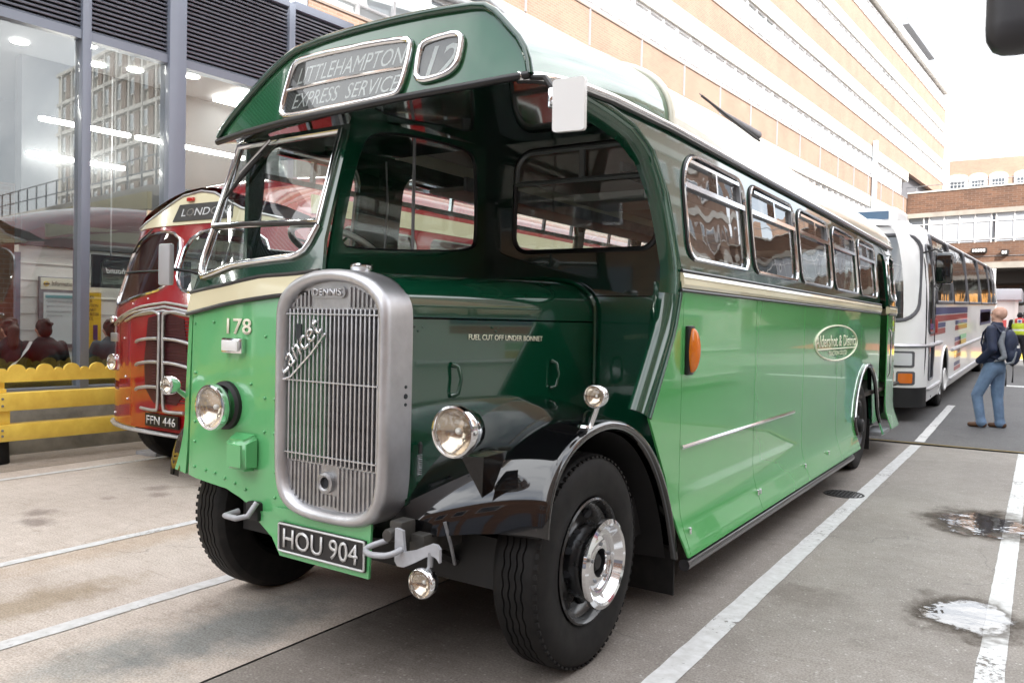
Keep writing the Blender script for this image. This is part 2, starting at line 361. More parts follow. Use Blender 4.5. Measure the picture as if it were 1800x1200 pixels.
        if wet:
            rr_ = N('ShaderNodeMapRange'); rr_.inputs['From Max'].default_value = st; rr_.inputs['To Min'].default_value = rough if rg is None else 1; rr_.inputs['To Max'].default_value = wet
            L(f, rr_.inputs[0])
            if rg is None: rg = rr_.outputs[0]
            else:
                mm = N('ShaderNodeMath'); mm.operation = 'MINIMUM'; L(rg, mm.inputs[0]); L(rr_.outputs[0], mm.inputs[1]); rg = mm.outputs[0]
    L(col, b.inputs['Base Color'])
    if rg is not None: L(rg, b.inputs['Roughness'])
    else: b.inputs['Roughness'].default_value = rough
    bp = N('ShaderNodeBump'); bp.inputs['Strength'].default_value = .35; bp.inputs['Distance'].default_value = .006; L(fine, bp.inputs['Height']); L(bp.outputs[0], b.inputs['Normal'])
    return m
CL = conc_mat('concrete_pinkish', (.58, .51, .45), (.68, .61, .55), [
    (-4.42, 2.2, .22, .62, (.62, .56, .44), .8, 0), (-6.38, 3.16, .14, .14, (.45, .42, .42), .8, 0), (-6.1, 3.0, .2, .13, (.45, .42, .42), .8, 0),
    (-6.5, 4.22, .14, .14, (.5, .46, .46), .7, 0), (-6.25, 4.08, .13, .1, (.5, .46, .46), .7, 0), (-6.45, 3.75, .08, .08, (.5, .46, .46), .6, 0),
    (-3.3, 2.55, .34, .75, (.42, .5, .55), .9, 0), (-3.5, 1.95, .22, .4, (.6, .68, .72), .8, 0), (-5.1, 3.2, .25, 1.5, (.86, .78, .68), .8, 0)])
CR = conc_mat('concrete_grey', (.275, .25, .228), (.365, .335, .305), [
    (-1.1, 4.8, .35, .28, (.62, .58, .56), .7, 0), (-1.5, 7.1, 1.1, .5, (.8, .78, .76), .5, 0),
    (-2.65, 6, .62, 5.5, (.62, .6, .59), .4, 0), (-2.6, 3.4, .5, .9, (.5, .48, .47), .7, 0), (-1.9, 2.0, .5, .5, (.8, .78, .76), .6, 0),  # long dark spots under the coach: its shade painted into the concrete
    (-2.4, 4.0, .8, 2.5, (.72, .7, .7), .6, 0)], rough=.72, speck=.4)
CA = conc_mat('asphalt_far', (.105, .105, .11), (.135, .135, .138), (), .75, .25)
CK = conc_mat('concrete_edge_strip', (.36, .31, .26), (.44, .38, .32), (), .85, .4)
def flat(name, pts, m, z0=0, kind='structure', sub=0):
    bm = bmesh.new(); bm.faces.new([bm.verts.new((p[0], p[1], z0 if len(p) < 3 else p[2])) for p in pts])
    bmesh.ops.recalc_face_normals(bm, faces=bm.faces[:])
    if bm.faces[:][0].normal.z < 0: bmesh.ops.reverse_faces(bm, faces=bm.faces[:])
    return tag(finish(name, bm, m, None, None), kind=kind)
GS = .028; YJ = 12.1
def gz(y): return max(0, (y-YJ)*GS)
bm = bmesh.new(); ys = [-500, YJ+.2, 75, 900]; zz = [-.06, -.06, gz(75)-.06, gz(75)-.06]
vs = [[bm.verts.new((x, y, z)) for x in (-900, 900)] for y, z in zip(ys, zz)]
for a, b in zip(vs, vs[1:]): bm.faces.new((a[0], a[1], b[1], b[0]))
tag(finish('ground', bm, CA, None, None), kind='structure')
flat('concrete_slab', [(-8.21, -9), (-2.916, -9), (-2.916, YJ-.05), (-8.21, YJ-.05)], CL)
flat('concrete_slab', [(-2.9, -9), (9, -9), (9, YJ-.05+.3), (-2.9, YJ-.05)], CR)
flat('concrete_slab', [(-9.3, -9), (-8.225, -9), (-8.225, YJ-.05), (-9.3, YJ-.05)], CK)
flat('asphalt_road', [(-14, YJ+.03, 0), (12, YJ+.4, gz(YJ+.4)), (12, 75, gz(75)), (-14, 75, gz(75))], CA)
JS = mat('joint_strip', (.30, .22, .09), .7, nscale=14, nmix=.6)
flat('expansion_joint', [(-14, YJ-.045, .003), (9, YJ+.26, .003), (9, YJ+.35, .004), (-14, YJ+.025, .004)], JS)
def line_mat():
    m = mat('road_paint', (.62, .62, .62), .6, nscale=16, col2=(.46, .455, .44), bump=.2, bscale=70)
    t = m.node_tree; b = t.nodes['Principled BSDF']; co = t.nodes.new('ShaderNodeTexCoord')
    n = t.nodes.new('ShaderNodeTexNoise'); n.inputs['Scale'].default_value = 26; n.inputs['Detail'].default_value = 7; n.inputs['Roughness'].default_value = .75
    n2 = t.nodes.new('ShaderNodeTexNoise'); n2.inputs['Scale'].default_value = 2.0
    ml = t.nodes.new('ShaderNodeMath'); ml.operation = 'MULTIPLY_ADD'; ml.inputs[1].default_value = .5
    r = t.nodes.new('ShaderNodeValToRGB'); r.color_ramp.elements[0].position = .56; r.color_ramp.elements[1].position = .63
    t.links.new(co.outputs['Object'], n.inputs['Vector']); t.links.new(co.outputs['Object'], n2.inputs['Vector'])
    t.links.new(n2.outputs['Fac'], ml.inputs[0]); t.links.new(n.outputs['Fac'], ml.inputs[2]); t.links.new(ml.outputs[0], r.inputs[0]); t.links.new(r.outputs[0], b.inputs['Alpha'])
    return m
LM = line_mat()
def paint_line(x0, y0, x1, y1, w, jag=.004):
    bm = bmesh.new(); n = int(abs(y1-y0)/.12)+2; pr_ = None
    for i in range(n):
        t = i/(n-1); y = y0+(y1-y0)*t; x = x0+(x1-x0)*t; z = .004+gz(y)
        a = bm.verts.new((x-w/2+random.uniform(-jag, jag), y, z)); b = bm.verts.new((x+w/2+random.uniform(-jag, jag), y, z))
        if pr_: bm.faces.new((pr_[0], pr_[1], b, a))
        pr_ = (a, b)
    tag(finish('bay_line', bm, LM, None, None), kind='structure')
paint_line(-7.85, 1.5, -7.85, 11.9, .075)
paint_line(-5.23, .8, -5.23, 11.9, .085)
paint_line(-3.96, .5, -3.96, 11.9, .10)
paint_line(-1.33, 1.6, -1.37, YJ-.1, .125, .003)
paint_line(-1.37, YJ+.25, -1.385, 17.2, .125)
paint_line(-.148, 2.0, -.15, YJ, .115, .003)
flat('red_crossing', [(-1.4, 36, gz(36)+.004), (6, 36, gz(36)+.004), (6, 42, gz(42)+.004), (-1.4, 42, gz(42)+.004)], mat('red_surfacing', (.45, .12, .09), .8, nscale=3))
for y in (22, 33): flat('stop_line', [(-1.2, y, gz(y)+.005), (3, y, gz(y)+.005), (3, y+.35, gz(y+.35)+.005), (-1.2, y+.35, gz(y+.35)+.005)], LM)
box('yellow_kerb', (-.15, 33.6, gz(33.6)+.1), (1.9, .25, .22), YEL).__setitem__('kind', 'structure')
def puddle_mat(name, cx, cy, rx, ry, seed):
    m = bpy.data.materials.new(name); m.use_nodes = True; t = m.node_tree; t.nodes.clear(); N = t.nodes.new; L = t.links.new
    o = N('ShaderNodeOutputMaterial'); co = N('ShaderNodeTexCoord'); mp = N('ShaderNodeMapping'); mp.vector_type = 'TEXTURE'
    mp.inputs['Location'].default_value = (cx, cy, 0); mp.inputs['Scale'].default_value = (rx, ry, 1); L(co.outputs['Object'], mp.inputs[0])
    ln = N('ShaderNodeVectorMath'); ln.operation = 'LENGTH'; L(mp.outputs[0], ln.inputs[0])
    n = N('ShaderNodeTexNoise'); n.noise_dimensions = '4D'; n.inputs['W'].default_value = seed; n.inputs['Scale'].default_value = 5; n.inputs['Detail'].default_value = 8; n.inputs['Roughness'].default_value = .68; L(co.outputs['Object'], n.inputs['Vector'])
    a = N('ShaderNodeMath'); a.operation = 'MULTIPLY_ADD'; a.inputs[1].default_value = 2.4; L(n.outputs['Fac'], a.inputs[0]); L(ln.outputs['Value'], a.inputs[2])
    def mr(lo, hi): 
        q = N('ShaderNodeMapRange'); q.interpolation_type = 'SMOOTHSTEP'; q.inputs['From Min'].default_value = lo; q.inputs['From Max'].default_value = hi; q.inputs['To Min'].default_value = 1; q.inputs['To Max'].default_value = 0; L(a.outputs[0], q.inputs['Value']); return q.outputs[0]
    wet, water = mr(2.0, 2.75), mr(1.98, 2.2)
    tr = N('ShaderNodeBsdfTransparent'); tc_ = N('ShaderNodeMix'); tc_.data_type = 'RGBA'; tc_.inputs[6].default_value = (1, 1, 1, 1); tc_.inputs[7].default_value = (.48, .46, .44, 1); L(wet, tc_.inputs[0]); L(tc_.outputs[2], tr.inputs[0])
    gl = N('ShaderNodeBsdfGlossy'); gl.inputs['Roughness'].default_value = .03
    nb = N('ShaderNodeTexNoise'); nb.inputs['Scale'].default_value = 5; nb.inputs['Detail'].default_value = 3; bp = N('ShaderNodeBump'); bp.inputs['Strength'].default_value = .12; bp.inputs['Distance'].default_value = .03; L(co.outputs['Object'], nb.inputs['Vector']); L(nb.outputs['Fac'], bp.inputs['Height']); L(bp.outputs[0], gl.inputs['Normal'])
    lw = N('ShaderNodeLayerWeight'); pw = N('ShaderNodeMath'); pw.operation = 'POWER'; pw.inputs[1].default_value = 3.6; L(lw.outputs['Facing'], pw.inputs[0])
    k = N('ShaderNodeMath'); k.operation = 'MULTIPLY_ADD'; k.inputs[1].default_value = .95; k.inputs[2].default_value = .04; L(pw.outputs[0], k.inputs[0])
    k2 = N('ShaderNodeMath'); k2.operation = 'MULTIPLY'; L(k.outputs[0], k2.inputs[0]); L(water, k2.inputs[1])
    mx = N('ShaderNodeMixShader'); L(k2.outputs[0], mx.inputs[0]); L(tr.outputs[0], mx.inputs[1]); L(gl.outputs[0], mx.inputs[2]); L(mx.outputs[0], o.inputs[0]); return m
def puddle(cx, cy, rx, ry, seed):
    bm = poly_bm([(cx+2.3*rx*math.cos(t), cy+2.3*ry*math.sin(t)) for t in np.linspace(0, 2*math.pi, 41)[:-1]])
    o = finish('puddle', bm, puddle_mat('puddle_water', cx, cy, rx, ry, seed), None, None); o.location.z = .0055; tag(o, kind='structure')
puddle(-.34, 7.5, .36, .42, 1.3); puddle(-.30, 5.0, .24, .30, 4.1)
# manhole cover
mh = thing('manhole_cover', 'round cast iron drain cover set in the concrete beside the long white bay line', 'manhole cover', (-1.5, 7.98, 0))
IRON = mat('cast_iron', (.03, .028, .027), .6, nscale=20, nmix=.5)
lathe('rim', [(.155, .0), (.155, .006), (.175, .008), (.18, .003)], IRON, mh, Matrix.Translation((-1.5, 7.98, 0)) @ Matrix.Rotation(rad(-90), 4, 'Y'), 36)
lathe('cover_plate', [(.0, .001), (.155, .001)], BLKM, mh, Matrix.Translation((-1.5, 7.98, 0.001)) @ Matrix.Rotation(rad(-90), 4, 'Y'), 36)
for i in range(-4, 5):
    h = math.sqrt(max(.15**2-(i*.033)**2, .0004)); box('grate_bar', (-1.5+i*.033, 7.98, .006), (.013, 2*h, .006), IRON, mh)
for i in range(-2, 3): box('cross_bar', (-1.5, 7.98+i*.055, .0065), (.28, .012, .004), IRON, mh)
# ------------------------------------------------------------------ station frontage on the left (own frame: s along, n back, z up)
FA = rad(4.2305); FD = Vector((math.sin(FA), math.cos(FA), 0)); FN = Vector((-FD.y, FD.x, 0))
def F(s, n, z): return FD*s+FN*n+Vector((0, 0, z))
FM = Matrix((( FD.x, FN.x, 0, 0), (FD.y, FN.y, 0, 0), (0, 0, 1, 0), (0, 0, 0, 1)))
def fbox(name, s0, s1, n0, n1, z0, z1, m, parent=None, bev=0):
    return box(name, ((s0+s1)/2, (n0+n1)/2, (z0+z1)/2), (abs(s1-s0), abs(n1-n0), abs(z1-z0)), m, parent, bev=bev, M=FM) if not bev else \
        box(name, ((s0+s1)/2, (n0+n1)/2, (z0+z1)/2), (abs(s1-s0), abs(n1-n0), abs(z1-z0)), m, parent, bev=bev, M=FM)
st = thing('station_building', 'glass fronted coach station waiting room with grey mullions under dark louvre panels', 'building', F(4, 9.5, 0))
fbox('plinth', -8, 3.0, 9.42, 9.6, -.05, .62, CONC2, st, .01); fbox('plinth', 3.006, 5.3, 9.42, 9.6, -.05, .62, CONC2, st, .01); fbox('plinth', 5.306, 16, 9.42, 9.6, -.05, .62, CONC2, st, .01)
mulls = [(-5.0, .1), (-3.2, .22), (-1.4, .1), (.4, .1), (2.2, .22), (3.24, .1), (4.29, .1), (5.37, .22), (7.07, .1), (8.3, .22), (10.0, .1), (11.7, .22)]
for s, wd in mulls: fbox('mullion', s-wd/2, s+wd/2, 9.40 if wd > .15 else 9.42, 9.62, .62, 5.9, GREYM, st, .006)
for (a, wa), (b, wb) in zip(mulls, mulls[1:]):
    a0, b0 = a+wa/2+.001, b-wb/2-.001
    p = fbox('window_pane', a0, b0, 9.505, 9.511, .70, 4.60, GLB, st)
    fbox('sill_rail', a0, b0, 9.44, 9.58, .622, .70, GREYM, st); fbox('head_rail', a0, b0, 9.44, 9.58, 4.6, 4.70, GREYM, st)
    lp = fbox('louvre_panel', a0, b0, 9.56, 9.58, 4.70, 5.84, BACKD, st)
    base = None
    for k in range(21):
        z = 4.725+k*.0535
        if base is None:
            bm = bmesh.new(); bbox(bm, (0, 0, 0), (b0-a0, .06, .016), 0, Matrix.Rotation(FA*-1+rad(90), 4, 'Z') @ Matrix.Rotation(rad(32), 4, 'X'))
            base = finish('louvre_slat', bm, GREYD, None)
        else:
            base = base.copy(); COL.objects.link(base)
        base.location = F((a0+b0)/2, 9.49, z); base.parent = lp; base.matrix_parent_inverse = Matrix.Identity(4)
    fbox('roof_rail', a0, b0, 9.43, 9.60, 5.84, 5.95, GREYM, st)
fbox('roof', -8, 12, 9.62, 14.5, 5.84, 5.93, GREYM, st)
INW = mat('waiting_room_wall', (.78, .77, .73), .6, nscale=2, nmix=.08)
INF = mat('waiting_room_floor', (.2, .2, .2), .4, nscale=5, nmix=.2)
INC = mat('waiting_room_ceiling', (.12, .12, .125), .7)
fbox('interior_floor', -8, 12, 9.62, 14.5, .1, .16, INF, st); fbox('interior_ceiling', -8, 12, 9.62, 14.5, 4.86, 4.92, INC, st)
INU = mat('dark_upper_wall', (.05, .052, .055), .8)
fbox('interior_wall', 4.42, 12, 11.56, 11.7, .16, 2.40, INW, st); fbox('interior_wall', -8, 4.42, 14.3, 14.45, .16, 2.40, INW, st); fbox('upper_wall', 4.42, 12, 11.50, 11.7, 2.402, 4.855, INU, st); fbox('upper_wall', -8, 4.42, 14.2, 14.45, 2.402, 4.855, INU, st)
fbox('end_wall', 12, 12.2, 9.42, 14.5, -.05, 5.9, GREYM, st)
for z in np.arange(.4, 2.35, .22): fbox('tile_joint', 4.43, 12, 11.552, 11.559, z, z+.006, mat('grout', (.4, .4, .38), .8) if z < .41 else bpy.data.materials['grout'], st)
LAMP = mat('ceiling_lamp', (1, 1, 1), .5, emit=((1, .95, .88), 15))
for i, (s, n) in enumerate([(4.2, 11.0), (4.75, 10.4), (5.2, 11.1), (3.4, 11.2), (2.4, 10.6), (6.2, 10.5), (5.6, 11.9-1), (3.0, 12.6)]):
    lathe('downlight', [(0, 0), (.085, 0), (.1, .008)], LAMP, st, Matrix.Translation(F(s, n, 4.85)) @ Matrix.Rotation(rad(90), 4, 'Y'), 20)
for (s0, s1, n, z) in ((4.45, 5.6, 11.0, 3.95), (4.45, 5.7, 11.35, 3.55), (5.7, 7.4, 11.0, 3.95)): fbox('strip_light', s0, s1, n, n+.07, z, z+.05, LAMP, st)
fbox('dark_pillar', 4.36, 4.42, 11.5, 11.56, .16, 2.3, GREYM, st)
# information case and poster inside
ic = thing('information_case', 'pale notice case headed Information on the tiled waiting room wall', 'notice board', F(4.9, 11.5, 1.0))
fbox('case_frame', 4.65, 5.165, 11.50, 11.549, 1.05, 2.0, STEEL, ic, .006); fbox('header_panel', 4.665, 5.15, 11.49, 11.499, 1.83, 1.985, mat('cream_header', (.75, .74, .62), .4), ic)
fbox('notice_sheet', 4.70, 5.12, 11.49, 11.499, 1.10, 1.79, mat('notice_paper', (.66, .72, .72), .4), ic); fbox('notice_heading_bar', 4.72, 5.10, 11.482, 11.489, 1.715, 1.755, mat('teal_bar', (.16, .4, .42), .4), ic)
fx = tuple(FD); 
text('lettering', 'Information', DKL, ic, F(4.80, 11.487, 1.88), fx, (0, 0, 1), .29, .065, ext=.001)
tube('roundel', [F(4.73+.028*math.cos(a), 11.486, 1.905+.028*math.sin(a)) for a in np.linspace(0, 6.28, 14)[:-1]], .006, YEL, ic, True, 6); fbox('roundel_bar', 4.69, 4.77, 11.478, 11.486, 1.899, 1.911, DKL, ic)
for i, s_ in enumerate(('Coach boarding', 'gates close two', 'minutes before', 'departure')):
    text('lettering', s_, mat('faded_print', (.36, .42, .43), .5) if i == 0 else bpy.data.materials['faded_print'], ic, F(4.735, 11.486, 1.65-.065*i), fx, (0, 0, 1), (.33, .33, .31, .2)[i], .045, ext=.001)
po = thing('yellow_poster', 'yellow safety poster with dark block lettering on the waiting room wall behind the glass', 'poster', F(5.4, 11.5, 1.0))
fbox('sheet', 5.20, 5.47, 11.52, 11.549, .93, 1.81, mat('poster_yellow', (.80, .50, .03), .5), po)
for i, s_ in enumerate(('CLEAN', 'YOUR', 'STATION', 'PLANET', 'IN A BETTER', 'SPACE')):
    text('lettering', s_, DKL, po, F(5.235, 11.517, 1.73-.06*i), fx, (0, 0, 1), (.13, .11, .19, .16, .2, .12)[i], .042, ext=.001)
fbox('poster_figure', 5.36, 5.42, 11.512, 11.518, 1.15, 1.36, mat('poster_purple', (.08, .05, .14), .5), po)
# yellow barrier rail
yb = thing('barrier_rail', 'yellow painted barrier of two thick beams below a scalloped top board', 'barrier', F(3.29, 8.93, 0))
def scallop(s0, s1):
    pts = [(s0, .82)]; top = []
    s = s0; big = True
    while s < s1-.01:
        w_ = .165 if big else .085; h_ = .075 if big else .035
        for i in range(11):
            t = math.pi*(1-i/10); top.append((s+w_/2+w_/2*math.cos(t), .925+h_*math.sin(t)))
        s += w_+.008; big = not big
    return [(s0, .82), (s, .82)]+top[::-1], s
ol, send = scallop(-5.2, 9.0)
sheet('scalloped_board', ol, YEL, yb, mapf=lambda a, b: F(a, 8.93, b), thick=.03)
fbox('beam', -5.2, 9.0, 8.86, 9.0, .535, .715, YEL, yb, .01); fbox('beam', -5.2, 9.0, 8.86, 9.0, .23, .40, YEL, yb, .01)
for s in (-3.2, -1.05, 1.1, 3.25, 5.4, 7.55):
    fbox('post', s-.07, s+.07, 9.0, 9.12, .2, .82, YEL, yb, .008)
    fbox('spacer_block', s-.085, s+.085, 8.9, 9.0, .402, .533, YEL, yb, .006); fbox('bracket', s-.03, s+.03, 8.935, 8.99, .718, .85, YEL, yb, .004); fbox('bracket_foot', s-.06, s+.05, 8.90, 8.98, .717, .755, YEL, yb, .004)
    lathe('rubber_base', [(.0, 0), (.11, 0), (.115, .01), (.105, .22), (.0, .22)], RUB, yb, Matrix.Translation(F(s, 9.0, 0)) @ Matrix.Rotation(rad(-90), 4, 'Y'), 24)
# ------------------------------------------------------------------ brick office block beyond (same heading, n = 13.8)
ob = thing('office_block', 'long pale brick office block with white window bands rising above the coaches', 'building', F(40, 13.8, 0))
ON = 13.79; LV = [4.95, 8.15, 11.35, 14.55, 17.75, 20.95]
def strip(name, s0, s1, z0, z1, n, m, th=.3): return fbox(name, s0, s1, n, n+th, z0, z1, m, ob)
strip('ground_floor_wall', -6, 66.4, -.1, 3.5, ON, BRK)
fbox('core_wall', -6, 80.0, ON+.45, ON+12, -.1, 22.6, mat('core_grey', (.12, .12, .13), .8), ob)
for k, z in enumerate(LV):
    e = 80.35 if z > 11.5 else 66.5
    if z > 5: strip('brick_band', -6, e, z-1.17, z, ON, BRK, .32)
    if z < 20: strip('concrete_lintel', -6, e, z+1.32, z+2.025, ON-.008, CONCW, .35)
    strip('sill', -6, e, z+.001, z+.06, ON-.03, mat('sill_dark', (.25, .2, .17), .7) if k == 0 else bpy.data.materials['sill_dark'], .2)
strip('roof_fascia', -6, 80.35, 22.42, 22.95, ON-.2, CONCW, .6)
strip('penthouse_wall', 20, 78, 22.95, 24.9, ON+2.2, CONCW, .6); strip('roof_overhang', 66, 76, 24.4, 25.1, ON+.2, STEEL, .5)
# window units: a frame with panes
def win_unit(name, wd, ht, npan, mp, dark=()):
    bm = bmesh.new()
    for i in range(npan+1): bbox(bm, (-wd/2+wd*i/npan, 0, ht/2), (.07 if 0 < i < npan else .12, .1, ht-.002))
    for z in (.04, ht*.24, ht-.04): bbox(bm, (0, .004, z), (wd, .08, .06 if z != ht*.24 else .04))
    f = finish('window', bm, WFR, None)
    bm = bmesh.new(); bbox(bm, (0, .05, ht/2), (wd/npan-.06, .02, ht-.08)); me = None
    for i in range(npan):
        if me is None: pnn = finish('pane', bm, mp, None); me = pnn.data
        else: pnn = bpy.data.objects.new('pane', me); COL.objects.link(pnn)
        pnn.location.x = -wd/2+wd*(i+.5)/npan; pnn.parent = f
    return f
wproto = {'l': win_unit('w', 3.30, 1.255, 3, WIN), 'd': None}
WIN2 = mat('office_glass', (.30, .36, .40), .06, coat=.6, nscale=.35, col2=(.55, .58, .58))
wproto['d'] = win_unit('w', 3.30, 1.255, 3, WIN2)
used = {'l': 0, 'd': 0}
for k, z in enumerate(LV):
    if z < 8: continue
    n = 24 if z > 11.5 else 19
    for i in range(n):
        s = 1.0+3.35*i
        if s < 7: continue
        key = 'd' if (z == 8.15 and s < 18) or (random.random() < .06) else 'l'
        f = wproto[key] if not used[key] else copy_tree(wproto[key])
        used[key] = 1
        f.location = F(s+1.67, ON+.13, z+.062); f.rotation_euler = (0, 0, rad(90)-FA); attach(f, ob)
for s in (10.3, 55.8):
    fbox('downpipe', s-.14, s+.14, ON-.35, ON-.1, 3.6 if s < 20 else 8.6, 9.9 if s < 20 else 13.7, mat('pale_blue_pipe', (.45, .52, .6), .5) if s < 20 else bpy.data.materials['pale_blue_pipe'], ob, .02)
for s in np.arange(14.8, 66, 3.35): fbox('band_pipe', s, s+.035, ON-.06, ON-.005, 10.2, 11.33, mat('pale_pipe', (.3, .3, .32), .5) if s < 15 else bpy.data.materials['pale_pipe'], ob)
for i, s in enumerate((19.0, 19.4)):
    tube('roof_pipe', [F(s-7.4, ON-.5, 8.9+.3*i), F(s-3.5, ON-.5, 9.35+.3*i), F(s-.6, ON-.4, 9.1)], .12, STEEL, ob)
aw = thing('furled_awning', 'dark furled awning slung along the lowest brick band of the office block', 'awning', F(31, 13.2, 9.3))
tube('rolled_cloth', [F(28.6, 13.3, 10.3), F(31, 13.3, 10.05), F(33.6, 13.3, 9.95), F(34.6, 13.3, 9.9)], [.02, .09, .17, .2], mat('awning_cloth', (.10, .10, .11), .8, nscale=6, nmix=.4), aw, n=10)
tube('support_bar', [F(28.6, 13.2, 10.2), F(34.6, 13.2, 9.65)], .05, BLKM, aw)
# bridge wing closing the yard
wg = thing('brick_wing', 'weathered brown brick wing, toned dark for shade, with white windows bridging the dark yard exit', 'building', (-4, 66, 1.5))
wa = Vector((-8.8, 67.0, 0)); wd_ = Vector((7.4, -1.5, 0)).normalized(); wnn = Vector((-wd_.y, wd_.x, 0))
WM = Matrix(((wd_.x, wnn.x, 0, wa.x), (wd_.y, wnn.y, 0, wa.y), (0, 0, 1, 0), (0, 0, 0, 1)))
def wbox(name, s0, s1, n0, n1, z0, z1, m, parent=wg, bev=0): return box(name, ((s0+s1)/2, (n0+n1)/2, (z0+z1)/2), (abs(s1-s0), abs(n1-n0), abs(z1-z0)), m, parent, bev=bev, M=WM)
wbox('parapet_wall', 0, 30, 0, .5, 10.2, 11.7, BRKW); wbox('coping', -.0, 30, -.06, .56, 11.702, 11.8, CONCW)
wbox('concrete_band', 0, 30, -.08, .5, 9.86, 10.198, mat('stained_concrete', (.36, .33, .29), .8, nscale=.8, nmix=.35)); wbox('lower_wall', 0, 30, 0, .5, 6.42, 7.84, BRKW)
wbox('lintel', 0, 30, -.08, .5, 6.0, 6.418, bpy.data.materials['stained_concrete']); wbox('roof_deck', 0, 30, .52, 8, 9.9, 10.1, STEEL)
s = .05; i = 0
wmats = [DGL, DGL]+[WINW]*4+[DGL]+[WINW]*4+[DGL]
wws = [1.1, .38, 1.02, 1.02, 1.02, 1.02, .3, 1.12, 1.12, 1.12, 1.12, .9]
while s < 29:
    ww = wws[i % 12]; m_ = wmats[i % 12]
    f = wbox('window', s, s+.07, .05, .2, 7.845, 9.858, WFR); 
    wbox('pane', s+.072, s+ww-.003, .12, .15, 7.9, 9.85, m_, f)
    wbox('transom', s+.072, s+ww-.003, .06, .118, 9.32, 9.37, WFR, f); wbox('transom', s+.072, s+ww-.003, .06, .118, 8.05, 8.09, WFR, f)
    s += ww; i += 1
wbox('back_of_windows', 0, 30, .3, .4, 7.845, 9.858, WHT)
wbox('passage_ceiling', 0, 30, .52, 22, 5.9, 6.0, mat('passage_soffit', (.12, .11, .1), .8)); 
wbox('beam', 0, 30, 3, 3.8, 5.1, 5.9, mat('passage_beam', (.08, .075, .07), .8))
wbox('passage_back_wall', 0, 30, 22, 22.5, 1, 6, mat('passage_wall', (.24, .22, .19), .8))
for i, s in enumerate((4.4, 6.6, 8.3, 10.4)):
    wbox('lit_panel', s, s+1.25, 21.6, 21.9, 4.1, 5.6, mat('orange_lit_panel', (.8, .4, .12), .5, emit=((1, .5, .16), .45)) if i == 0 else bpy.data.materials['orange_lit_panel'])
for s in (7.7, 13, 19): wbox('column', s, s+.5, .6, 1.1, 1.4, 5.9, mat('column_dark', (.1, .1, .1), .7) if s < 8 else bpy.data.materials['column_dark'])
def floodlight(s, z, wd, lab):
    t = thing('floodlight', lab, 'floodlight', WM @ Vector((s, 0, z)))
    wbox('housing', s-wd/2, s+wd/2, -.3, -.05, z-.17, z+.17, BLKM, t, .02); wbox('bracket', s-.05, s+.05, -.06, -.001, z-.06, z+.06, STEEL, t)
    for k in range(int(wd/.17)): wbox('lens', s-wd/2+.08+k*.17, s-wd/2+.2+k*.17, -.32, -.301, z-.1, z+.1, WHT, t)
floodlight(5.0, 7.25, .95, 'wide floodlight with a row of five pale lenses on the wing wall')
floodlight(6.6, 7.05, .45, 'small dark twin floodlight to the right of the wide one on the wing wall')
floodlight(3.5, 6.95, .36, 'small pale floodlight nearest the white coach roof on the wing wall')
tube('conduit', [WM @ Vector((0.5, -.03, 6.85)), WM @ Vector((12, -.03, 6.85))], .02, STEEL, wg)
tube('guard_rail', [WM @ Vector((-2, 2, 12.5)), WM @ Vector((28, .3, 12.5))], .03, STEEL, wg)
for s in np.arange(0, 28, 2.2): tube('guard_post', [WM @ Vector((s, 1.9-s*.055, 11.7)), WM @ Vector((s, 1.9-s*.055, 12.5))], .025, STEEL, wg)
# far brick house with white georgian windows
gb = thing('brick_house', 'far orange brick house with white arched small-paned windows above the wing', 'building', (-2, 88, 2))
box('wall', (6, 92, 9), (28, 7.9, 17.6), BRK, gb)
for cx, wdt in ((-7.25, 1.5), (-5.55, 1.25), (-3.9, 1.25), (-1.9, 1.3), (.1, 1.3), (2.2, 1.3)):
    ol = [(cx-wdt/2-.12, 14.6), (cx+wdt/2+.12, 14.6), (cx+wdt/2+.12, 16.1)]+[(cx+(wdt/2+.12)*math.cos(a), 16.1+.35*math.sin(a)) for a in np.linspace(.2, 2.94, 8)]+[(cx-wdt/2-.12, 16.1)]
    f = sheet('window', ol, WFR, gb, mapf=lambda a, b: (a, 87.9, b), thick=.1)
    for c in range(4):
        for r_ in range(3):
            box('pane', (cx-wdt*.31+c*wdt*.207, 87.87, 14.98+r_*.34), (wdt*.165, .02, .27), DGL, f)
# white kiosk
ki = thing('white_kiosk', 'flat roofed white kiosk standing beyond the rear of the white coach', 'kiosk', (-1.5, 42, gz(42)))
box('cabin', (-2.4, 43.5, 1.85), (2.75, 3, 2.3), WHT, ki, bev=.03); box('roof', (-2.3, 43.4, 3.2), (3.0, 3.4, .5), mat('kiosk_roof', (.55, .58, .64), .5), ki, bev=.06)
box('side_cabin', (-.2, 44.5, 1.75), (1.55, 2.6, 2.0), mat('kiosk_side', (.5, .52, .52), .5), ki, bev=.02); box('corner_post', (-1.0, 42.0, 1.9), (.14, .14, 2.2), WHT, ki); box('side_window', (-.35, 43.18, 2.0), (.8, .04, .9), DGL, ki)
ss = thing('red_edged_sign', 'small white notice with red edge and red print in front of the white kiosk', 'sign', (-1.7, 41.5, 1))
box('board', (-1.72, 41.7, 1.75), (.9, .05, 1.0), WHT, ss); box('print_panel', (-1.72, 41.67, 1.85), (.75, .02, .45), mat('sign_red', (.6, .1, .1), .5), ss)
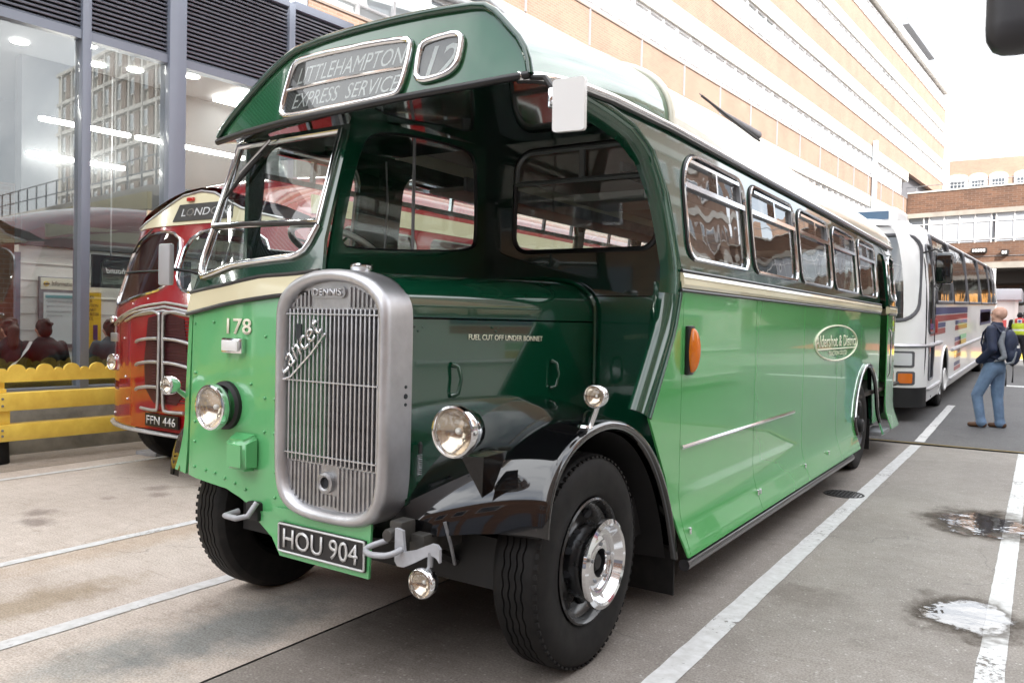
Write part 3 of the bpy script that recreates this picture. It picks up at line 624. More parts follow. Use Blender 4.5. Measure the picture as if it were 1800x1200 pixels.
# ================================================================== the green half-cab coach
bus = thing('half_cab_coach', 'large vintage two-tone green half-cab coach with cream waistband and upright silver radiator', 'coach', (-2.66, 7, 0))
XC = -2.66
XS = [(.2, -1.53), (.30, -1.535), (.36, -1.555), (.44, -1.585), (.52, -1.607), (.62, -1.618), (.8, -1.62), (1.84, -1.62), (2.62, -1.705)]
def rnd(y, y0=11.6, r=.9): return 0 if y <= y0 else r-math.sqrt(max(r*r-(y-y0)**2, 0))
def side(y, z, off=0, sg=1):
    x = smap(z, XS)+off-rnd(y); return (x if sg > 0 else 2*XC-x, y, z)
ZC = [.30, .36, .44, .52, .62, .8]; YC = [11.6, 11.8, 12.0, 12.15, 12.3, 12.4]
ns = lambda a, b: side(a, b); osd = lambda a, b: side(a, b, 0, -1)
wins = [(4.21, 5.29), (5.42, 6.57), (6.69, 7.81), (7.95, 9.06), (9.2, 10.22)]
WZ0, WZ1 = 1.915, 2.505
def wrect(a, b, first=False): return rr(a, WZ0, b, WZ1, (.10, .09, .15, .22 if first else .13), 6)
edge = [(3.05, 2.575), (3.40, 2.555), (3.63, 2.526), (3.85, 2.438), (4.0, 2.235), (4.07, 2.0), (4.097, 1.84)]
up = edge+[(10.40, 1.84), (10.40, 2.30), (10.47, 2.43), (10.6, 2.47), (10.9, 2.47), (11.0, 2.40), (11.03, 2.3), (11.03, 1.84), (12.44, 1.84), (12.44, 2.585), (3.05, 2.585)]
qwin = rr(11.2, 1.93, 11.85, 2.47, .12, 6)
DGS = mat('dark_green_side_paint', (.006, .06, .03), .1, coat=1, nscale=2, nmix=.15, bump=.05, bscale=2)
sheet('upper_side_panel', up, DGS, bus, [wrect(a, b, i == 0) for i, (a, b) in enumerate(wins)]+[qwin], ns, cuta=YC, thick=-.03)
def frames(a, b, sgn, first=False, vent=True):
    o = wrect(a, b, first); P = [Vector(side(y, z, .004, sgn)) for y, z in o]
    g = sheet('side_window', o, GLS, bus, mapf=lambda y, z: side(y, z, -.012, sgn))
    tube('rubber_surround', [Vector(side(y, z, .002, sgn)) for y, z in wrect(a-.016, b+.016, first)], .012, TRIM, g, True, 6)
    tube('chrome_frame', P, .013, CHR, g, True, 6)
    if vent:
        zb = 2.325
        bx = lambda nm, y0, y1, z0, z1, m_: sheet(nm, [(y0, z0), (y1, z0), (y1, z1), (y0, z1)], m_, g, mapf=lambda y, z: side(y, z, .012, sgn), thick=.024)
        bx('vent_rail', a+.01, b-.01, zb-.018, zb+.012, CHR); bx('vent_rail', a+.1, b-.1, WZ1-.05, WZ1-.03, CHR)
        bx('vent_divider', (a+b)/2-.012, (a+b)/2+.012, zb+.013, WZ1-.05, CHR); bx('vent_stile', b-.10, b-.075, zb+.013, WZ1-.052, STEEL)
    return g
for i, (a, b) in enumerate(wins): frames(a, b, 1, i == 0)
g = sheet('quarter_window', qwin, GLS, bus, mapf=lambda y, z: side(y, z, -.012)); tube('chrome_frame', [Vector(side(y, z, .004)) for y, z in qwin], .013, CHR, g, True, 6)
# offside
oup = [(2.9, 1.72), (12.44, 1.72), (12.44, 2.585), (2.86, 2.585)]
owin = [(2.98, 3.72)]+[(4.12, 5.25)]+wins[1:]+[(10.45, 11.5)]
sheet('upper_side_panel', oup, DG, bus, [wrect(a, b) for a, b in owin], osd, cuta=YC, thick=.03)
for a, b in owin: frames(a, b, -1)
def arch(yc, r, zc, z0, n=14):
    a = [(yc-r*math.cos(t), zc+r*math.sin(t)) for t in np.linspace(0, math.pi, n)]
    return ([(yc-r-.002, z0)] if z0 < zc-.01 else [])+[p for p in a if p[1] >= z0]+([(yc+r+.002, z0)] if z0 < zc-.01 else [])
lo = [(2.64, .74), (2.70, .74)]+[p for p in arch(3.22, .55, .5, .35) if p[0] > 2.70]+arch(9.6, .6, .5, .35)+[(12.44, .35), (12.44, 1.717), (2.62, 1.717)]
sheet('lower_side_panel', lo, LG, bus, mapf=osd, cuta=YC, cutb=ZC, thick=.02)
# nearside lower panels, one by one
Z0, Z1 = .305, 1.735; AY, AR, AZ = 9.68, .70, .44
ap = arch(AY, AR, AZ, Z0, 25); SG = .0035
front = [(4.137, Z0), (4.137, Z1), (4.097, Z1), (4.09, 1.70), (4.024, 1.52), (3.886, 1.314), (3.723, 1.079), (3.80, .97), (3.95, .75), (4.06, .5), (4.105, Z0)]
def pan(a, b):
    pts = [(a, Z1), (a, Z0)]
    if a < AY-AR < b: pts = [(a, Z1), (a, Z0)]+[p for p in ap if p[0] < b]; last = pts[-1]; pts += [(b, last[1]+.01)] if last[0] < b-.01 else []; pts += [(b, Z1)]
    elif a > AY-AR and a < AY+AR:
        q = [p for p in ap if p[0] > a]; pts = [(a, Z1), (a, q[0][1]+.004)]+q+[(b, Z0), (b, Z1)]
    else: pts += [(b, Z0), (b, Z1)]
    return pts
sheet('side_panel', front, LGS, bus, mapf=ns, cutb=ZC, thick=-.012)
seams = [4.139, 5.474, 6.797, 8.089, 9.279, 10.45]
for a, b in zip(seams, seams[1:]): sheet('side_panel', pan(a+SG, b-SG), LGS, bus, mapf=ns, cutb=ZC, thick=-.012)
sheet('side_panel', [(11.03, Z0), (12.44, Z0), (12.44, Z1), (11.03, Z1)], LGS, bus, mapf=ns, cuta=YC, cutb=ZC, thick=-.012)
sheet('inner_lining', [(4.15, .33), (AY-AR-.02, .33), (AY-AR-.02, 1.0), (AY-.3, 1.2), (AY+.3, 1.2), (AY+AR+.02, 1.0), (AY+AR+.02, .33), (10.4, .33), (10.4, 1.73), (4.15, 1.73)], BLKM, bus, mapf=lambda y, z: side(y, z, -.03), cutb=ZC)
# arch trim, waist moulding, trim strip, gutter, lower tube
tube('arch_trim', [Vector(side(y, z, .005)) for y, z in ap if z > .43], .022, BLK, bus, n=8); tube('arch_bead', [Vector(side(y, z, .02)) for y, z in arch(AY, AR+.02, AZ, .6, 25)], .007, CHR, bus, n=6)
wprof = [(0, 1.742), (.012, 1.747), (.022, 1.765), (.017, 1.797), (.022, 1.803), (.012, 1.826), (0, 1.83)]
def waist(y0, y1, n=2):
    loft('cream_waistband', [[Vector(side(y, z, o)) for o, z in wprof+[(-.03, 1.83), (-.03, 1.742)]] for y in np.linspace(y0, y1, n)], CREAM, bus, closed=True, caps=True)
    for z in (1.838, 1.733): tube('waist_bead', [Vector(side(y, z, .008)) for y in np.linspace(y0-.01, y1, n)], .009, TRIM, bus, n=6)
waist(4.085, 10.42); waist(11.03, 12.43, 12)
tube('side_moulding', [Vector(side(y, .885, .004)) for y in (4.15, 6.52)], .013, CHR, bus, n=6, sx=1, sy=1)
tube('guard_tube', [(-1.585, 4.16, .245), (-1.585, 8.75, .24)], .033, mat('guard_tube_paint', (.05, .05, .055), .3, coat=.5, nscale=8, nmix=.4), bus, n=10)
for y in (5.0, 6.0, 7.0, 8.0): box('guard_bracket', (-1.66, y, .26), (.16, .03, .05), BLKM, bus)
for y in (4.19, 5.45, 5.50, 7.6, 6.75): box('skirt_latch', side(y, .43, .012), (.018, .018, .035), CHR, bus, bev=.004)
# entrance door recess near the rear
sheet('entrance_door', [(10.41, .42), (10.99, .42), (10.99, 2.40), (10.9, 2.46), (10.55, 2.46), (10.41, 2.35)], DG, bus, [rr(10.52, 1.5, 10.86, 2.36, .14, 6)], lambda y, z: side(y, z, -.10), thick=-.03)
sheet('door_glass', rr(10.52, 1.5, 10.86, 2.36, .14, 6), GLS, bus, mapf=lambda y, z: side(y, z, -.115))
sheet('door_lower_panel', [(10.42, .42), (10.72, .42), (10.72, 1.48), (10.42, 1.48)], LG, bus, mapf=lambda y, z: side(y, z, -.092))
box('door_slot', (-1.77, 10.87, 1.1), (.05, .2, 1.5), BLKM, bus); box('door_waist_strip', (-1.705, 10.56, 1.785), (.02, .29, .085), CREAM, bus)
box('door_step', (-1.66, 10.73, .30), (.2, .66, .05), STEEL, bus, bev=.008)
tube('grab_rail', [side(11.04, .95, .02), side(11.04, 1.0, .04), side(11.04, 1.5, .04), side(11.04, 1.55, .02)], .012, CHR, bus, n=6)
# rear and underside
box('rear_panel', (XC, 12.46, 1.1), (1.0, .03, 1.6), LG, bus); box('rear_window', (XC, 12.46, 2.2), (1.0, .02, .55), GLS, bus)
box('chassis_frame', (XC, 7.4, .52), (1.75, 9.2, .22), BLKM, bus); box('saloon_floor', (XC, 8.3, .80), (2.0, 8.3, .04), INT, bus)
box('rear_axle', (XC, 9.55, .47), (1.6, .16, .16), BLKM, bus)
# roof
def rsec(y, w_, zg, h, n=33, e=.76):
    out_ = []
    for i in range(n):
        t = math.pi*i/(n-1); c, s = math.cos(t), math.sin(t)
        out_.append(Vector((XC+w_*math.copysign(abs(c)**e, c), y, zg+h*abs(s)**e)))
    return out_
rs = [rsec(y, .965-rnd(y)*1.0, 2.60-.02*max(0, y-11)/1.4, .44-.30*max(0, (y-10.6)/1.85)**2) for y in (4.06, 6, 8, 10, 10.6, 11.2, 11.6, 11.9, 12.1, 12.25, 12.36, 12.44)]
loft('roof', rs, ROOFC, bus, ang=45)
tube('roof_band', rsec(4.07, .972, 2.60, .445), .022, ROOFC, bus, n=8)
fas_top = [(-3.60, 2.462), (-3.565, 2.50), (-3.461, 2.565), (-3.32, 2.645), (-3.15, 2.735), (-2.992, 2.798), (-2.80, 2.815), (-2.637, 2.822), (-2.375, 2.828), (-2.2, 2.829), (-2.066, 2.827), (-1.96, 2.824), (-1.926, 2.819), (-1.867, 2.78), (-1.809, 2.716), (-1.744, 2.645), (-1.712, 2.568), (-1.700, 2.512)]
fas_bot = [(-3.60, 2.44), (-3.3, 2.45), (-3.042, 2.457), (-2.644, 2.461), (-2.309, 2.475), (-1.997, 2.488), (-1.700, 2.508)]
def fy(x, z): return 2.585+.09*((x+2.65)/.95)**2+.04*(z-2.48)/.35
def fp(x, z, o=0): return Vector((x, fy(x, z)-o, z))
def resample(P, n):
    d = [0]
    for a, b in zip(P, P[1:]): d.append(d[-1]+math.dist(a, b))
    return [tuple(float(np.interp(t, d, [p[k] for p in P])) for k in range(len(P[0]))) for t in np.linspace(0, d[-1], n)]
sheet('destination_fascia', fas_top+fas_bot[::-1], DGF, bus, mapf=lambda a, b: fp(a, b), cuta=list(np.arange(-3.5, -1.7, .1)))
ft = resample(fas_top, 33)[::-1]           # nearside first, to match the sections
endsec = rsec(4.05, .963, 2.60, .44)
dome = []
for t in (0, .03, .1, .25, .45, .7, 1):
    k = math.sin(t*math.pi/2); row = []
    for (x, z), e in zip(ft, endsec):
        p = fp(x, z, .0); row.append(Vector((p.x+(e.x-p.x)*k, p.y+(e.y-p.y)*t, p.z+(e.z-p.z)*k)))
    dome.append(row)
loft('front_dome', dome, DGF, bus, ang=60)
tube('fascia_bead', [fp(x, z, .008) for x, z in resample(fas_top, 40)], .017, DG, bus, n=8)
tube('fascia_moulding', [fp(x, z, .012) for x, z in resample(fas_bot, 14)], .017, TRIM, bus, n=8)
gut = [fp(-1.74, 2.503, .02), Vector((-1.695, 2.72, 2.515)), Vector((-1.685, 2.85, 2.535)), Vector((-1.68, 3.03, 2.56)), Vector((-1.68, 3.36, 2.583)), Vector((-1.68, 4.06, 2.60)), Vector((-1.68, 8, 2.60)), Vector((-1.68, 11.5, 2.595))]
tube('rain_gutter', gut, .016, CHR, bus, n=8, sx=1, sy=1.2); tube('gutter_underside', [p-Vector((.004, 0, .020)) for p in gut], .009, TRIM, bus, n=6)
tube('rain_gutter', [Vector((2*XC-p.x, p.y, p.z)) for p in gut[1:]], .016, DG, bus, n=6)
# canopy soffit over the bonnet
cx_ = list(np.linspace(-3.60, -1.70, 12))
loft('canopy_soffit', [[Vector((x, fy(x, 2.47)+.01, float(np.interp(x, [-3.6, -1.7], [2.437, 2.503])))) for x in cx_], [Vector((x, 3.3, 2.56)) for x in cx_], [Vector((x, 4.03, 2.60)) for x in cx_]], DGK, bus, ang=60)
# front bulkhead of the saloon
bwin = rr(-2.64, 1.955, -1.735, 2.545, (.09, .09, .12, .13), 6)
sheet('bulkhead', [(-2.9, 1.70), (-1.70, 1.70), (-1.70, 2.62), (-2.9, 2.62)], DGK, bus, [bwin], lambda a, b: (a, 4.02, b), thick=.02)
sheet('bulkhead_lower', [(-2.9, .45), (-1.70, .45), (-1.70, 1.694), (-2.9, 1.694)], DG, bus, mapf=lambda a, b: (a, 4.02, b), thick=.02)
bg_ = sheet('bulkhead_window', bwin, GLF, bus, mapf=lambda a, b: (a, 4.03, b))
tube('window_frame', [(a, 4.015, b) for a, b in bwin], .014, TRIM, bg_, True, 6)
FRG = mat('grey_vent_frame', (.10, .11, .11), .35, coat=.3)
up2 = rr(-2.625, 2.352, -1.75, 2.53, (.01, .01, .1, .11), 5); tube('vent_frame', [(a, 4.008, b) for a, b in up2], .016, FRG, bg_, True, 6)
box('vent_divider', (-2.19, 4.008, 2.44), (.03, .02, .17), FRG, bg_)
# rounded return between side and bulkhead
full = edge+[(4.09, 1.70), (4.024, 1.52), (3.886, 1.314), (3.723, 1.079)]
fe = resample(full, 30); secs = []
for i, (y, z) in enumerate(fe):
    a, b = fe[max(0, i-1)], fe[min(len(fe)-1, i+1)]; tx, tz = b[0]-a[0], b[1]-a[1]; L_ = math.hypot(tx, tz); nx, nz = tz/L_, -tx/L_
    if nx > 0: nx, nz = -nx, -nz
    if z > 2.5: nx, nz = 0, -1
    secs.append([Vector((side(y, z)[0]-.085*(1-math.cos(t)), y+nx*.085*math.sin(t), z+nz*.085*math.sin(t))) for t in np.linspace(0, math.pi/2, 6)])
ret = [s for s in secs if s[0].z > 1.64]; loft('corner_return', ret, DGS, bus, ang=60)
low = [s for s in secs if s[0].z <= 1.80]
loft('corner_return', [[p-Vector((.002, 0, 0)) for p in s]+[Vector((-1.78, 4.03, s[0].z-.02))] for s in low], DG, bus, ang=60)
tube('corner_moulding', [s[0]+Vector((.002, 0, 0)) for s in low], [.010]*len(low), DGS, bus, n=8)
# destination boxes
dest_out = [(-3.04, 2.492), (-3.04, 2.547), (-2.992, 2.724), (-2.943, 2.756), (-2.283, 2.743), (-2.248, 2.713), (-2.286, 2.509), (-2.322, 2.482), (-2.98, 2.47)]
num_out = [(-2.232, 2.551), (-2.22, 2.697), (-2.165, 2.718), (-2.035, 2.73), (-2.0, 2.699), (-2.014, 2.584), (-2.063, 2.543), (-2.186, 2.526)]
def smooth_loop(P, it=2):
    for _ in range(it):
        P = [q for a, b in zip(P, P[1:]+P[:1]) for q in ((a[0]*.78+b[0]*.22, a[1]*.78+b[1]*.22), (a[0]*.22+b[0]*.78, a[1]*.22+b[1]*.78))]
    return P
def shrink(P, k):
    cx, cy = sum(p[0] for p in P)/len(P), sum(p[1] for p in P)/len(P); w_ = max(p[0] for p in P)-min(p[0] for p in P); h_ = max(p[1] for p in P)-min(p[1] for p in P)
    return [(cx+(p[0]-cx)*(1-2*k/w_), cy+(p[1]-cy)*(1-2*k/h_)) for p in P]
BLD = mat('destination_blind', (.045, .043, .04), .6, nscale=3, nmix=.3)
for nm, P in (('destination_box', smooth_loop(dest_out)), ('number_box', smooth_loop(num_out))):
    inn_ = shrink(P, .012)
    f = sheet(nm, inn_, BLD, bus, mapf=lambda a, b: fp(a, b, .007), cuta=list(np.arange(-3.0, -1.9, .1)))
    tube('chrome_frame', [fp(a, b, .012) for a, b in shrink(P, .008)], .016, CHR, f, True, 8, sx=1, sy=.9)
    if nm == 'destination_box':
        tube('frame_divider', [fp(a, 2.607, .014) for a in np.linspace(-3.02, -2.27, 8)], .007, CHR, f, n=6)
        text('lettering', 'LITTLEHAMPTON', LETW, f, (-2.945, 2.6, 2.627), (1, 0, 0), (0, 0, 1), .665, .075, shear=.42, ext=.001, mapf=lambda v: fp(v.x, v.z, .0095))
        text('lettering', 'EXPRESS  SERVICE', LETW, f, (-2.965, 2.6, 2.513), (1, 0, 0), (0, 0, 1), .665, .068, shear=.42, ext=.001, mapf=lambda v: fp(v.x, v.z, .0095))
    else: text('lettering', '12', LETW, f, (-2.175, 2.6, 2.555), (1, 0, 0), (0, 0, 1), .15, .125, shear=.3, bold=.008, ext=.001, mapf=lambda v: fp(v.x, v.z, .0095))
    sheet('box_glass', inn_, GLF, f, mapf=lambda a, b: fp(a, b, .0125), cuta=list(np.arange(-3.0, -1.9, .1)))
# ---------------------------------------------------------------- driver's cab
def cy(x, z, o=0):
    return 2.53+.30*max(0, z-1.70)+(.022+.053*min(1, max(0, (z-1.45)/.3)))*max(0, (-3.15-x)/.52)**2.2-o
def cp(x, z, o=0): return Vector((x, cy(x, z, o), z))
CXs = list(np.arange(-3.66, -3.1, .05))
band_lo = [(-3.70, 1.552), (-3.53, 1.575), (-3.34, 1.604), (-3.12, 1.63), (-2.95, 1.646), (-2.70, 1.66)]
band_hi = [(-3.70, 1.655), (-3.34, 1.691), (-3.08, 1.729), (-2.85, 1.737), (-2.70, 1.75)]
pb = [(-3.658, .722), (-3.60, .712), (-3.33, .695), (-3.22, .665), (-3.12, .625), (-3.095, .58), (-2.60, .55), (-2.60, 1.66)]
sheet('front_panel', pb+[(x, z-.004) for x, z in band_lo[::-1]]+[(-3.655, 1.55)], LG, bus, mapf=lambda a, b: cp(a, b), cuta=CXs, thick=-.015)
sheet('corner_strip', [(-3.70, .735), (-3.664, .722), (-3.664, 1.55), (-3.70, 1.55)], LG, bus, mapf=lambda a, b: (a-.09*max(0, (1.05-b)/.33)**2*(1 if a < -3.68 else .25), cy(a, b), b), cutb=[.78, .85, .92, 1.0, 1.1], thick=-.015)
bb = [(x, z) for x, z in band_lo]+[(x, z) for x, z in band_hi[::-1]]
bm = poly_bm(bb, (), lambda a, b: cp(a, b, .018), CXs, (), -.02); finish('cream_front_band', bm, CREAM, bus)
for P, dz in ((band_lo, -.004), (band_hi, .004)): tube('front_band_bead', [cp(x, z+dz, .014) for x, z in resample(P, 16)], .011, TRIM, bus, n=6)
ws_up = [(-3.655, 2.012), (-3.60, 2.44), (-2.79, 2.425), (-2.79, 1.985)]
ws_lo = [(-3.657, 1.995), (-3.685, 1.82), (-3.675, 1.765), (-3.62, 1.742), (-3.50, 1.757), (-3.339, 1.792), (-3.087, 1.812), (-2.895, 1.824), (-2.83, 1.86), (-2.79, 1.967)]
hole = [(-3.655, 2.0), (-3.60, 2.44), (-2.79, 2.425), (-2.79, 1.97)]+ws_lo[::-1][1:-1]
sheet('windscreen_surround', [(-3.715, 1.658), (-2.70, 1.755), (-2.735, 1.9), (-2.745, 2.46), (-3.635, 2.46)], DG, bus, [hole], lambda a, b: cp(a, b), cuta=CXs, thick=-.02)
g1 = sheet('windscreen', ws_up, GLF, bus, mapf=lambda a, b: cp(a, b, .006), cuta=CXs)
tube('chrome_frame', [cp(a, b, .012) for a, b in ws_up], .018, CHR, g1, True, 8)
g2 = sheet('windscreen', ws_lo, GLF, bus, mapf=lambda a, b: cp(a, b, .0), cuta=CXs)
tube('chrome_frame', [cp(a, b, .008) for a, b in resample(ws_lo, 30)], .017, CHR, g2, n=8)
tube('windscreen_rail', [cp(-3.655, 2.004, .014), cp(-3.3, 1.998, .014), cp(-2.79, 1.978, .014)], .012, TRIM, bus, n=6)
tube('wiper_arm', [cp(-3.27, 2.43, .03), cp(-3.45, 2.27, .045)], .008, CHR, bus, n=6)
tube('wiper_blade', [cp(-3.31, 2.36, .03), cp(-3.44, 2.25, .035), cp(-3.57, 2.145, .03)], [.006, .013, .006], TRIM, bus, n=6)
cwx = lambda y: -2.75-.13*(y-2.62)/1.4
cwin = smooth_loop([(2.70, 1.90), (2.72, 2.0), (2.80, 2.28), (2.87, 2.42), (3.0, 2.475), (3.35, 2.525), (3.84, 2.55), (3.92, 2.48), (3.94, 2.03), (3.88, 1.955), (3.17, 1.895), (2.75, 1.87)], 2)
sheet('cab_side_wall', [(2.545, 1.70), (2.60, 1.74), (2.76, 2.46), (2.78, 2.50), (4.02, 2.60), (4.02, 1.70)], DG, bus, [cwin], lambda a, b: (cwx(a), a, b), thick=.02)
cg = sheet('cab_side_window', cwin, GLF, bus, mapf=lambda a, b: (cwx(a)-.012, a, b))
tube('window_frame', [(cwx(a)+.004, a, b) for a, b in cwin], .012, TRIM, cg, True, 6); tube('sliding_stile', [(cwx(3.3)-.005, 3.3, 1.90), (cwx(3.3)-.005, 3.3, 2.52)], .009, STEEL, cg, n=6)
box('cab_back_wall', (-3.3, 4.03, 1.25), (.78, .02, 1.25), INT, bus); tube('cab_pull_cord', [(-3.2, 3.5, 2.45), (-3.2, 3.52, 2.2), (-3.2, 3.5, 1.95)], .006, STEEL, bus, n=5)
box('cab_floor', (-3.2, 3.3, 1.05), (.9, 1.4, .04), INT, bus); box('cab_dashboard', (-3.2, 2.80, 1.60), (.82, .22, .16), INT, bus, bev=.03)
sw = tube('steering_wheel', [Matrix.Translation((-3.17, 3.08, 1.92)) @ Matrix.Rotation(rad(-24), 4, 'X') @ Vector((.24*math.cos(a), .24*math.sin(a), 0)) for a in np.linspace(0, 2*math.pi, 33)[:-1]], .018, mat('steering_rim', (.5, .51, .48), .4, coat=.3), bus, True, 8)
tube('steering_column', [(-3.17, 3.08, 1.90), (-3.17, 2.85, 1.25)], .025, BLKM, sw, n=8)
for k in range(3):
    a = rad(90+120*k); tube('spoke', [(-3.17, 3.08, 1.90), Matrix.Translation((-3.17, 3.08, 1.92)) @ Matrix.Rotation(rad(-24), 4, 'X') @ Vector((.235*math.cos(a), .235*math.sin(a), 0))], .008, CHR, sw, n=6)
st_ = box('driver_seat', (-3.2, 3.62, 1.35), (.5, .48, .12), SEAT, bus, bev=.04); box('seat_back', (-3.2, 3.86, 1.66), (.48, .1, .55), SEAT, st_, bev=.04)
# front fittings
text('fleet_number', '178', LET, bus, (-3.335, 2.5, 1.455), (1, 0, 0), (0, 0, 1), .185, .077, bold=.012, ext=.002, mapf=lambda v: Vector((v.x, cy(v.x, v.z)-.004-(2.5-v.y), v.z)))
wl = box('white_front_lamp', (-3.265, 2.515, 1.400), (.15, .03, .075), CHR, bus, bev=.008); box('lens', (-3.268, 2.496, 1.400), (.118, .012, .052), WHT, wl, bev=.004)
bm = bmesh.new(); vs = bbox(bm, (-3.175, 2.49, .90), (.185, .09, .18))
for v in vs:
    if v.co.y < 2.49: v.co.x = -3.165+(v.co.x+3.175)*.72; v.co.z = .885+(v.co.z-.9)*.78
bmesh.ops.bevel(bm, geom=bm.edges[:], offset=.018, segments=3, affect='EDGES'); finish('front_cover_box', bm, LG, bus, 50)
bm = bmesh.new()
for (x, z) in [(-3.6, .77), (-3.5, .765), (-3.42, .76), (-3.34, .745), (-3.26, .73), (-3.18, .71), (-3.62, 1.5), (-3.45, 1.51), (-3.3, 1.44-.02), (-3.05, 1.45), (-3.6, 1.25), (-3.3, 1.2), (-3.15, 1.22), (-3.05, 1.16), (-2.98, 1.16), (-3.05, 1.0), (-2.98, 1.0), (-3.6, .9), (-3.6, 1.0), (-2.97, .82), (-2.97, .7)]:
    bmesh.ops.create_icosphere(bm, subdivisions=1, radius=.009, matrix=Matrix.Translation(cp(x, z, .002)))
tag(finish('panel_rivets', bm, LG, bus, 60), kind='stuff')
# apron with number plate
ap_ = [(-3.10, .62), (-2.96, .64), (-2.96, .66), (-2.36, .70), (-2.335, .68), (-2.345, .445), (-2.90, .448), (-2.96, .52), (-3.09, .585)]
sheet('front_apron', ap_, LG, bus, mapf=lambda a, b: (a, 2.522-.02*min(1, max(0, (a+3.1)/.2)), b), thick=-.012)
npl = sheet('number_plate', rr(-2.899, .472, -2.355, .608, .006, 2), PLATE, bus, mapf=lambda a, b: (a, 2.492, b), thick=-.008)
tube('plate_border', [(a, 2.489, b) for a, b in rr(-2.893, .478, -2.361, .602, .006, 2)], .005, SILV, npl, True, 6)
text('registration', 'HOU 904', SILV, npl, (-2.862, 2.490, .496), (1, 0, 0), (0, 0, 1), .465, .088, bold=.004, ext=.004)
# radiator
RC = -2.585
rh = [(0, .648), (.13, .652), (.22, .668), (.285, .705), (.32, .765), (.333, .85), (.337, .95), (.338, 1.25), (.338, 1.535), (.333, 1.60), (.305, 1.655), (.24, 1.708), (.13, 1.745), (0, 1.757)]
def rloop(sx, sz): 
    P = [(dx*sx, 1.2+(z-1.2)*sz) for dx, z in rh]; return P+[(-a, b) for a, b in P[::-1][1:-1]]
def rl(o): return smooth_loop(rloop((.338-o)/.338, (.553-o)/.553), 1)
rd = thing  # (keep the name short below)
shell = loft('radiator_shell', [[Vector((RC+a, y, b)) for a, b in rl(o)] for o, y in ((.052, 2.515), (.047, 2.488), (.036, 2.472), (.020, 2.468), (.008, 2.474), (-.002, 2.492), (-.004, 2.51), (-.004, 2.64))], ALU, bus, closed=True, ang=50)
shell.rotation_euler = (0, 0, 0)
GZ0, GZ1, GW = .903, 1.582, .282
core = sheet('radiator_casting', rl(.05), ALUD, shell, [[(-GW, GZ0), (GW, GZ0), (GW, GZ1), (-GW, GZ1)]], lambda a, b: (RC+a, 2.512, b), thick=.02)
box('radiator_core', (RC, 2.565, 1.24), (.6, .02, .74), BACKD, shell)
base = None
for k in range(22):
    if base is None: base = box('grille_slat', (0, 0, 0), (.0095, .022, GZ1-GZ0+.004), ALU, None, bev=.003); o = base
    else: o = base.copy(); COL.objects.link(o)
    o.location = (RC-GW+.0128*1+k*.0257+.006, 2.506, (GZ0+GZ1)/2); attach(o, shell)
for z in (1.56, 1.262, .935): box('grille_bar', (RC, 2.492, z), (2*GW-.004, .006, .006), ALU, shell)
bm = bmesh.new()
for k in range(21):
    x = -.25+k*.025; zt = float(np.interp(abs(x), [0, .13, .21, .26], [1.69, 1.675, 1.64, 1.60])); zb = float(np.interp(abs(x), [0, .13, .21, .26], [.705, .71, .73, .77]))
    if not (abs(x+.03) < .12): bbox(bm, (RC+x, 2.509, (zt+1.592)/2), (.011, .010, zt-1.592))
    if not (abs(x+.02) < .05): bbox(bm, (RC+x, 2.509, (zb+.893)/2), (.011, .010, .893-zb))
    else:
        bbox(bm, (RC+x, 2.509, .742), (.011, .01, .05))
tag(finish('casting_ribs', bm, ALUD, shell, 30), kind='stuff')
bd = sheet('maker_badge', rr(RC-.135, 1.632, RC+.075, 1.682, .022, 5), ALUD, shell, mapf=lambda a, b: (a, 2.502, b), thick=.012)
text('lettering', 'DENNIS', ALU, bd, (RC-.118, 2.5005, 1.641), (1, 0, 0), (0, 0, 1), .175, .032, bold=.02, ext=.005)
sa = rad(41)
text('model_script', 'Lancet', CHR, shell, (-2.872, 2.489, 1.278), (math.cos(sa), 0, math.sin(sa)), (-math.sin(sa), 0, math.cos(sa)), .32, .095, shear=.12, bold=.004, ext=.006)
tube('script_underline', [(-2.878, 2.487, 1.262), (-2.83, 2.487, 1.275), (-2.70, 2.487, 1.385), (-2.615, 2.487, 1.475)], .005, CHR, shell, n=6)
sheet('crest_badge', [(-2.80, 1.515), (-2.765, 1.515), (-2.765, 1.455), (-2.782, 1.435), (-2.80, 1.455)], DKL, shell, mapf=lambda a, b: (a, 2.489, b), thick=.006)
MY = Matrix.Rotation(rad(-90), 4, 'Z')      # lathe axis X -> -Y
lathe('starting_handle_ring', [(.026, -.02), (.026, .012), (.034, .016), (.046, .012), (.046, -.01)], ALUD, shell, Matrix.Translation((RC-.02, 2.503, .822)) @ MY, 24)
lathe('handle_hole', [(.0, .002), (.026, .002)], BACKD, shell, Matrix.Translation((RC-.02, 2.505, .822)) @ MY, 18)
lathe('filler_cap', [(0, .012), (.045, .011), (.052, .004), (.052, -.008), (.04, -.03)], CHR, bus, Matrix.Translation((-2.53, 2.62, 1.775)) @ Matrix.Rotation(rad(-90), 4, 'Y'), 24)
for i, z in enumerate((1.26, 1.22, 1.185)): lathe('shell_bolt', [(0, .004), (.007 if i != 1 else .011, .003), (.008 if i != 1 else .012, 0)], DKL, shell, Matrix.Translation((RC+.342, 2.60, z)), 10)
